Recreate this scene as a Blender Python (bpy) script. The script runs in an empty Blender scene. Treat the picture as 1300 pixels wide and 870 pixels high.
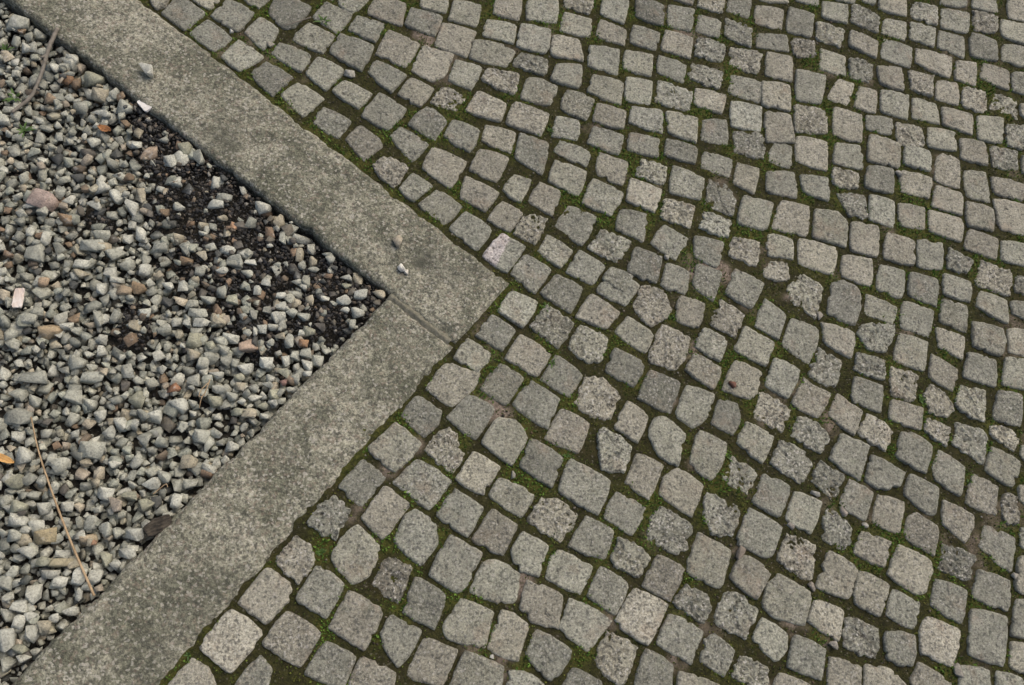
import bpy, bmesh, math, random
import numpy as np
from mathutils import Matrix, Vector

random.seed(7)
RNG = np.random.default_rng(11)
scene = bpy.context.scene
COL = scene.collection

# ------------------------------------------------------------------ camera
cam_d = bpy.data.cameras.new('camera')
cam_d.sensor_width = 36.0
cam_d.lens = 30.46
cam_d.clip_start = 0.05
cam_d.clip_end = 500.0
cam = bpy.data.objects.new('camera', cam_d)
COL.objects.link(cam)
cam.matrix_world = Matrix(((0.987353, -0.058371, -0.147401, 0.0),
                           (0.0, 0.929754, -0.368182, 0.0),
                           (0.158538, 0.363526, 0.917995, 1.65),
                           (0, 0, 0, 1)))
scene.camera = cam

# ------------------------------------------------------------------ light: overcast day
SUN_ELEV, SUN_AZ = math.radians(56), math.radians(50)   # azimuth from +Y towards +X
world = bpy.data.worlds.new('World')
scene.world = world
world.use_nodes = True
wn = world.node_tree.nodes
wl = world.node_tree.links
wn.clear()
sky = wn.new('ShaderNodeTexSky')
sky.sky_type = 'NISHITA'
sky.sun_disc = False
sky.sun_elevation = SUN_ELEV
sky.sun_rotation = SUN_AZ
sky.air_density = 1.0
sky.dust_density = 6.0
sky.ozone_density = 0.3
bg = wn.new('ShaderNodeBackground')
bg.inputs['Strength'].default_value = 0.115
wo = wn.new('ShaderNodeOutputWorld')
wl.new(sky.outputs[0], bg.inputs['Color'])
wl.new(bg.outputs[0], wo.inputs['Surface'])
sun_d = bpy.data.lights.new('sun', 'SUN')
sun_d.energy = 0.9
sun_d.angle = math.radians(60)
sun_d.color = (1.0, 0.95, 0.82)
sun = bpy.data.objects.new('sun', sun_d)
COL.objects.link(sun)
sdir = Vector((math.cos(SUN_ELEV) * math.sin(SUN_AZ), math.cos(SUN_ELEV) * math.cos(SUN_AZ), math.sin(SUN_ELEV)))
sun.rotation_euler = sdir.to_track_quat('Z', 'Y').to_euler()
sun.location = (1.5, 1.5, 4)
vs = scene.view_settings
vs.view_transform = 'Standard'
vs.look = 'None'
vs.exposure = 0.42
vs.gamma = 1.0
vs.use_curve_mapping = False

# ------------------------------------------------------------------ numpy noise
def _hash(ix, iy, iz, seed):
    h = (ix.astype(np.int64) * 374761393 + iy.astype(np.int64) * 668265263 + iz.astype(np.int64) * 2147483647 + seed * 974634777) & 0xffffffff
    h = ((h ^ (h >> 13)) * 1274126177) & 0xffffffff
    h = ((h ^ (h >> 16)) * 2246822519) & 0xffffffff
    return ((h ^ (h >> 15)) & 0xffffff) / float(0xffffff)

def vnoise(x, y, seed=0, z=None):
    x = np.asarray(x, float); y = np.asarray(y, float)
    z = np.zeros_like(x) if z is None else np.asarray(z, float)
    ix, iy, iz = np.floor(x), np.floor(y), np.floor(z)
    fx, fy, fz = x - ix, y - iy, z - iz
    fx = fx * fx * (3 - 2 * fx); fy = fy * fy * (3 - 2 * fy); fz = fz * fz * (3 - 2 * fz)
    r = 0
    for a in (0, 1):
        for b in (0, 1):
            for c in ((0, 1) if np.any(z != 0) else (0,)):
                wgt = (fx if a else 1 - fx) * (fy if b else 1 - fy) * (fz if c else 1 - fz)
                r = r + wgt * _hash(ix + a, iy + b, iz + c, seed)
    return r * 2 - 1

def fbm(x, y, seed=0, octaves=3, z=None):
    s, amp, tot = 0, 1.0, 0
    for o in range(octaves):
        k = 2.03 ** o
        s = s + amp * vnoise(np.asarray(x) * k + 17.3 * o, np.asarray(y) * k - 9.1 * o, seed + o, None if z is None else np.asarray(z) * k + 3.3 * o)
        tot += amp; amp *= 0.5
    return s / tot

def worley(x, y, seed, keep=0.6):
    """distance (in cells) to the nearest kept feature point"""
    ix, iy = np.floor(x), np.floor(y)
    d = np.full(np.shape(x), 9.0)
    zz = np.zeros_like(ix)
    for a in (-1, 0, 1):
        for b in (-1, 0, 1):
            cx, cy = ix + a, iy + b
            px = cx + _hash(cx, cy, zz, seed); py = cy + _hash(cx, cy, zz + 1, seed)
            on = _hash(cx, cy, zz + 2, seed) < keep
            rad = 0.6 + 0.8 * _hash(cx, cy, zz + 3, seed)
            dd = np.hypot(x - px, y - py) / rad
            d = np.where(on, np.minimum(d, dd), d)
    return d

def sstep(a, b, x):
    t = np.clip((x - a) / (b - a), 0, 1)
    return t * t * (3 - 2 * t)

# ------------------------------------------------------------------ materials
def mat(name):
    m = bpy.data.materials.new(name)
    m.use_nodes = True
    nt = m.node_tree
    nt.nodes.clear()
    out = nt.nodes.new('ShaderNodeOutputMaterial')
    b = nt.nodes.new('ShaderNodeBsdfPrincipled')
    nt.links.new(b.outputs[0], out.inputs['Surface'])
    return m, nt, b

class N:
    def __init__(s, nt):
        s.nt = nt
        s.pos = nt.nodes.new('ShaderNodeNewGeometry').outputs['Position']
    def link(s, a, b): s.nt.links.new(a, b)
    def val(s, sock, v):
        if hasattr(v, 'links'): s.link(v, sock)
        else: sock.default_value = v
    def noise(s, scale, detail=3, rough=0.6, off=0.0, vec=None):
        n = s.nt.nodes.new('ShaderNodeTexNoise')
        n.inputs['Scale'].default_value = scale
        n.inputs['Detail'].default_value = detail
        n.inputs['Roughness'].default_value = rough
        mp = s.nt.nodes.new('ShaderNodeVectorMath'); mp.operation = 'ADD'
        s.link(vec or s.pos, mp.inputs[0]); mp.inputs[1].default_value = (off, off * 1.7, off * 0.6)
        s.link(mp.outputs[0], n.inputs['Vector'])
        return n.outputs['Fac']
    def voro(s, scale, out='Color', off=0.0):
        n = s.nt.nodes.new('ShaderNodeTexVoronoi')
        n.inputs['Scale'].default_value = scale
        mp = s.nt.nodes.new('ShaderNodeVectorMath'); mp.operation = 'ADD'
        s.link(s.pos, mp.inputs[0]); mp.inputs[1].default_value = (off, off * 1.3, off * .7)
        s.link(mp.outputs[0], n.inputs['Vector'])
        return n.outputs[out]
    def ramp(s, fac, a, b, lo=0.0, hi=1.0):
        n = s.nt.nodes.new('ShaderNodeMapRange')
        n.interpolation_type = 'SMOOTHSTEP'
        s.link(fac, n.inputs['Value'])
        n.inputs['From Min'].default_value = a; n.inputs['From Max'].default_value = b
        n.inputs['To Min'].default_value = lo; n.inputs['To Max'].default_value = hi
        return n.outputs['Result']
    def mix(s, fac, a, b, mode='MIX'):
        n = s.nt.nodes.new('ShaderNodeMix')
        n.data_type = 'RGBA'; n.blend_type = mode
        s.val(n.inputs[0], fac)
        s.val(n.inputs[6], a if hasattr(a, 'links') else (*a, 1))
        s.val(n.inputs[7], b if hasattr(b, 'links') else (*b, 1))
        return n.outputs[2]
    def math(s, op, a, b=0.0):
        n = s.nt.nodes.new('ShaderNodeMath'); n.operation = op
        s.val(n.inputs[0], a); s.val(n.inputs[1], b)
        return n.outputs[0]
    def scale(s, col, f):
        n = s.nt.nodes.new('ShaderNodeVectorMath'); n.operation = 'SCALE'
        s.link(col, n.inputs[0]); s.val(n.inputs['Scale'], f)
        return n.outputs[0]
    def attr(s, name, out='Color'):
        n = s.nt.nodes.new('ShaderNodeAttribute'); n.attribute_name = name
        return n.outputs[out]
    def sepx(s, col):
        n = s.nt.nodes.new('ShaderNodeSeparateColor'); s.link(col, n.inputs[0])
        return n.outputs[0]
    def bump(s, h, dist, strength=1.0, prev=None):
        n = s.nt.nodes.new('ShaderNodeBump')
        n.inputs['Distance'].default_value = dist
        n.inputs['Strength'].default_value = strength
        s.link(h, n.inputs['Height'])
        if prev: s.link(prev, n.inputs['Normal'])
        return n.outputs[0]

def rough_spec(b, r, sp=0.3):
    b.inputs['Roughness'].default_value = r
    b.inputs['Specular IOR Level'].default_value = sp

# granite setts: base colour comes from the stone's own 'tint'
M_SETT, nt, b = mat('sett_granite')
n = N(nt)
ro = n.attr('rough', 'Fac')
grain = n.ramp(n.noise(250, 3, .8), .32, .68, .60, 1.40)
mid = n.ramp(n.noise(34, 4, .6, 3.1), .3, .7, .84, 1.14)
c = n.scale(n.attr('tint'), n.math('MULTIPLY', grain, mid))
c = n.mix(n.math('MULTIPLY', n.ramp(n.noise(19, 4, .65, 7.7), .54, .72), .55), c, n.mix(.6, c, (.23, .165, .115)))   # brownish weathering
c = n.mix(n.math('MULTIPLY', n.ramp(n.noise(26, 4, .65, 17.7), .56, .72), .5), c, n.mix(.6, c, (.13, .15, .10)))     # greenish film
sp_l = n.ramp(n.sepx(n.voro(300)), .86, .93)
sp_d = n.ramp(n.sepx(n.voro(240, off=5.0)), .82, .92)
c = n.mix(n.math('MULTIPLY', sp_l, n.math('ADD', .20, n.math('MULTIPLY', ro, .4))), c, (.52, .50, .46))
c = n.mix(n.math('MULTIPLY', sp_d, .6), c, (.055, .055, .05))
# weathered-out grains: holes with dirt in them
holes = n.math('MULTIPLY', n.ramp(n.noise(150, 3, .72, 12.0), .555, .62), n.math('MULTIPLY', ro, n.ramp(n.noise(30, 3, .6, 23.0), .36, .58, .25, 1.0)))
c = n.mix(n.math('MULTIPLY', holes, .8), c, (.032, .030, .024))
c = n.mix(n.math('MULTIPLY', n.attr('pit', 'Fac'), .9), c, (.035, .033, .026))
n.link(c, b.inputs['Base Color'])
rough_spec(b, .88, .35)
n.link(n.ramp(n.noise(15, 3, .6, 31.0), .35, .65, .62, .92), b.inputs['Roughness'])
bp = n.bump(n.noise(420, 3, .7, 2.0), .0018, .9)
bp = n.bump(n.noise(110, 4, .65, 4.0), .0034, .7, bp)
bp = n.bump(n.math('MULTIPLY', holes, -1.0), .0045, .9, bp)
n.link(bp, b.inputs['Normal'])

# coarse kerb granite
M_KERB, nt, b = mat('kerb_granite')
n = N(nt)
g1 = n.ramp(n.noise(230, 4, .8), .32, .68, .45, 1.55)
g2 = n.sepx(n.voro(230))
blot = n.noise(5, 6, .68, 1.3)
blot2 = n.noise(16, 4, .6, 8.3)
base = n.mix(n.ramp(blot, .36, .62), (.138, .138, .102), (.262, .254, .196))
base = n.mix(n.math('MULTIPLY', n.ramp(blot2, .48, .66), .62), base, (.086, .090, .062))
g3 = n.ramp(n.noise(85, 4, .72, 6.6), .34, .66, .66, 1.34)
c = n.scale(base, n.math('MULTIPLY', g1, g3))
c = n.mix(n.math('MULTIPLY', n.ramp(g2, .84, .92), .6), c, (.44, .42, .36))
c = n.mix(n.math('MULTIPLY', n.ramp(n.sepx(n.voro(230, off=3.0)), .78, .88), .65), c, (.06, .06, .05))
c = n.mix(n.math('MULTIPLY', n.ramp(n.sepx(n.voro(200, off=9.0)), .86, .92), .3), c, (.25, .19, .15))
c = n.mix(n.math('MULTIPLY', n.attr('stain', 'Fac'), .85), c, (.060, .062, .048))
n.link(c, b.inputs['Base Color'])
rough_spec(b, .9, .22)
bp = n.bump(n.noise(260, 3, .7, 2.0), .003, .9)
bp = n.bump(n.noise(70, 4, .65, 4.0), .004, .6, bp)
n.link(bp, b.inputs['Normal'])

# soil, moss and sand in the joints
M_SOIL, nt, b = mat('joint_soil')
n = N(nt)
soil = n.mix(n.ramp(n.noise(90, 4, .7), .3, .7), (.013, .0115, .0075), (.042, .034, .021))
soil = n.mix(n.math('MULTIPLY', n.ramp(n.sepx(n.voro(330)), .955, .985), .6), soil, (.22, .20, .17))
moss = n.mix(n.ramp(n.noise(140, 4, .7, 2.2), .32, .68), (.026, .031, .009), (.098, .102, .024))
moss = n.mix(n.math('MULTIPLY', n.ramp(n.noise(20, 3, .6, 6.2), .5, .7), .6), moss, (.092, .082, .024))
sand = n.mix(n.ramp(n.noise(170, 4, .7, 4.2), .3, .7), (.15, .12, .095), (.32, .26, .205))
c = n.mix(n.attr('moss', 'Fac'), soil, moss)
c = n.mix(n.attr('sand', 'Fac'), c, sand)
n.link(c, b.inputs['Base Color'])
rough_spec(b, .95, .15)
bp = n.bump(n.noise(300, 4, .75, 1.0), .006, 1.0)
n.link(bp, b.inputs['Normal'])

# loose stones: own tint, veins and grain
M_STONE, nt, b = mat('gravel_stone')
n = N(nt)
g = n.ramp(n.noise(300, 3, .75), .32, .68, .78, 1.22)
v = n.ramp(n.noise(60, 4, .65, 5.0), .3, .72, .78, 1.18)
c = n.scale(n.attr('tint'), n.math('MULTIPLY', n.math('MULTIPLY', g, v), 1.0))
c = n.mix(1.0, c, (.99, 1.0, .93), 'MULTIPLY')
c = n.mix(n.math('MULTIPLY', n.ramp(n.sepx(n.voro(380)), .84, .92), .4), c, (.08, .08, .075))
c = n.mix(n.math('MULTIPLY', n.ramp(n.noise(45, 3, .6, 9.0), .60, .72), .3), c, (.60, .59, .54))
n.link(c, b.inputs['Base Color'])
rough_spec(b, .72, .35)
bp = n.bump(n.noise(200, 4, .7, 2.0), .0022, .8)
n.link(bp, b.inputs['Normal'])

M_GRIT, nt, b = mat('black_grit')
n = N(nt)
c = n.scale(n.attr('tint'), n.ramp(n.noise(400, 3, .7), .3, .7, .7, 1.3))
n.link(c, b.inputs['Base Color'])
rough_spec(b, .85, .25)

M_BED, nt, b = mat('dark_gravel_bed')
n = N(nt)
c = n.mix(n.ramp(n.noise(120, 4, .7), .3, .7), (.028, .026, .022), (.070, .064, .052))
n.link(c, b.inputs['Base Color'])
rough_spec(b, .9, .2)
n.link(n.bump(n.noise(250, 3, .7), .006, 1.0), b.inputs['Normal'])

M_GROUND, nt, b = mat('earth')
n = N(nt)
c = n.mix(n.ramp(n.noise(3, 5, .7), .3, .7), (.06, .05, .038), (.11, .095, .07))
n.link(c, b.inputs['Base Color'])
rough_spec(b, .95, .1)

M_MOSS, nt, b = mat('moss_leaf')
n = N(nt)
c = n.scale(n.attr('tint'), n.ramp(n.noise(300, 3, .7), .3, .7, .75, 1.3))
n.link(c, b.inputs['Base Color'])
rough_spec(b, .8, .2)

def simple(name, col, col2=None, scale=90, rough=.7, sp=.3, stretch=None):
    m, nt, b = mat(name)
    n = N(nt)
    c = n.mix(n.ramp(n.noise(scale, 4, .65), .3, .7), col, col2 or tuple(k * .6 for k in col))
    n.link(c, b.inputs['Base Color'])
    rough_spec(b, rough, sp)
    n.link(n.bump(n.noise(scale * 2, 3, .6, 2.), .001, .6), b.inputs['Normal'])
    return m
M_STRAW = simple('dry_straw', (.42, .31, .19), (.26, .18, .10), 60)
M_TWIG = simple('grey_twig', (.20, .18, .15), (.12, .105, .085), 80)
M_LEAF = simple('dry_leaf', (.36, .17, .065), (.16, .075, .035), 160)
M_LEAFY = simple('yellow_leaf', (.60, .36, .13), (.45, .24, .08), 70)
M_WHITE = simple('weathered_white', (.74, .72, .68), (.60, .57, .53), 50, .55)
M_PINKW = simple('weathered_tab', (.72, .68, .63), (.55, .45, .38), 40, .55)
M_BARK = simple('bark', (.085, .072, .055), (.025, .022, .018), 70, .9)
M_WEED = simple('weed_leaf', (.080, .135, .032), (.045, .085, .022), 80)
M_FLAKE = simple('red_brown_flake', (.16, .075, .05), (.09, .045, .035), 120)
M_MORTAR = simple('joint_mortar', (.20, .19, .148), (.11, .107, .08), 190, .95, .1)

# ------------------------------------------------------------------ mesh helpers
def new_mesh(name, verts, faces, material, attrs=None, smooth=True):
    me = bpy.data.meshes.new(name)
    me.from_pydata([tuple(v) for v in verts] if not isinstance(verts, list) else verts, [], faces if isinstance(faces, list) else faces.tolist())
    me.materials.append(material)
    set_attrs(me, attrs)
    if smooth:
        me.polygons.foreach_set('use_smooth', np.ones(len(me.polygons), bool))
    me.update()
    return me

def set_attrs(me, attrs):
    for k, a in (attrs or {}).items():
        a = np.asarray(a, np.float32)
        if a.ndim == 2:
            at = me.attributes.new(k, 'FLOAT_COLOR', 'POINT')
            at.data.foreach_set('color', np.c_[a, np.ones(len(a), np.float32)].ravel().astype(np.float32))
        else:
            at = me.attributes.new(k, 'FLOAT', 'POINT')
            at.data.foreach_set('value', a)

def fast_mesh(name, verts, tris, material, attrs=None, smooth=True):
    """big triangle or quad soup straight from numpy"""
    k = tris.shape[1]
    me = bpy.data.meshes.new(name)
    me.vertices.add(len(verts)); me.vertices.foreach_set('co', np.asarray(verts, np.float32).ravel())
    me.loops.add(tris.size); me.loops.foreach_set('vertex_index', tris.ravel().astype(np.int32))
    me.polygons.add(len(tris)); me.polygons.foreach_set('loop_start', np.arange(0, tris.size, k, dtype=np.int32))
    me.materials.append(material)
    me.update(calc_edges=True); me.validate()
    set_attrs(me, attrs)
    if smooth:
        me.polygons.foreach_set('use_smooth', np.ones(len(me.polygons), bool))
    me.update()
    return me

def add(name, me, parent=None, loc=None, **props):
    o = bpy.data.objects.new(name, me)
    COL.objects.link(o)
    if loc is not None: o.location = loc
    if parent is not None: o.parent = parent
    for k, v in props.items(): o[k] = v
    return o

# ------------------------------------------------------------------ layout on the ground (metres)
U_IN = (np.array([-0.8483, 1.3971]), np.array([0.0106, 0.7535]))     # kerb A, gravel side
U_OUT = (np.array([-0.5864, 1.4415]), np.array([0.2570, 0.7990]))    # kerb A, paving side
L_IN = (np.array([0.0106, 0.7528]), np.array([-0.5723, 0.0059]))     # kerb B, gravel side
L_OUT = (np.array([0.2581, 0.7967]), np.array([-0.3419, 0.0007]))    # kerb B, paving side
def side(line, x, y):
    a, c = line
    d = (c - a) / np.linalg.norm(c - a)
    return d[0] * (y - a[1]) - d[1] * (x - a[0])      # >0 left of the line's direction
def sect(l1, l2):
    p, r = l1[0], l1[1] - l1[0]; q, s = l2[0], l2[1] - l2[0]
    t = ((q[0] - p[0]) * s[1] - (q[1] - p[1]) * s[0]) / (r[0] * s[1] - r[1] * s[0])
    return p + t * r
def in_gravel(x, y, m=0.0):      # the corner between both inner kerb lines
    return (side(U_IN, x, y) < -m) & (side(L_IN, x, y) < -m)
def in_paving(x, y, m=0.0):      # outside either outer line
    return (side(U_OUT, x, y) > m) | (side(L_OUT, x, y) > m)

ground = add('ground', fast_mesh('ground', np.array([(-60, -60, -.15), (60, -60, -.15), (60, 60, -.15), (-60, 60, -.15)], float), np.array([[0, 1, 2, 3]]), M_GROUND), kind='structure')

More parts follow.
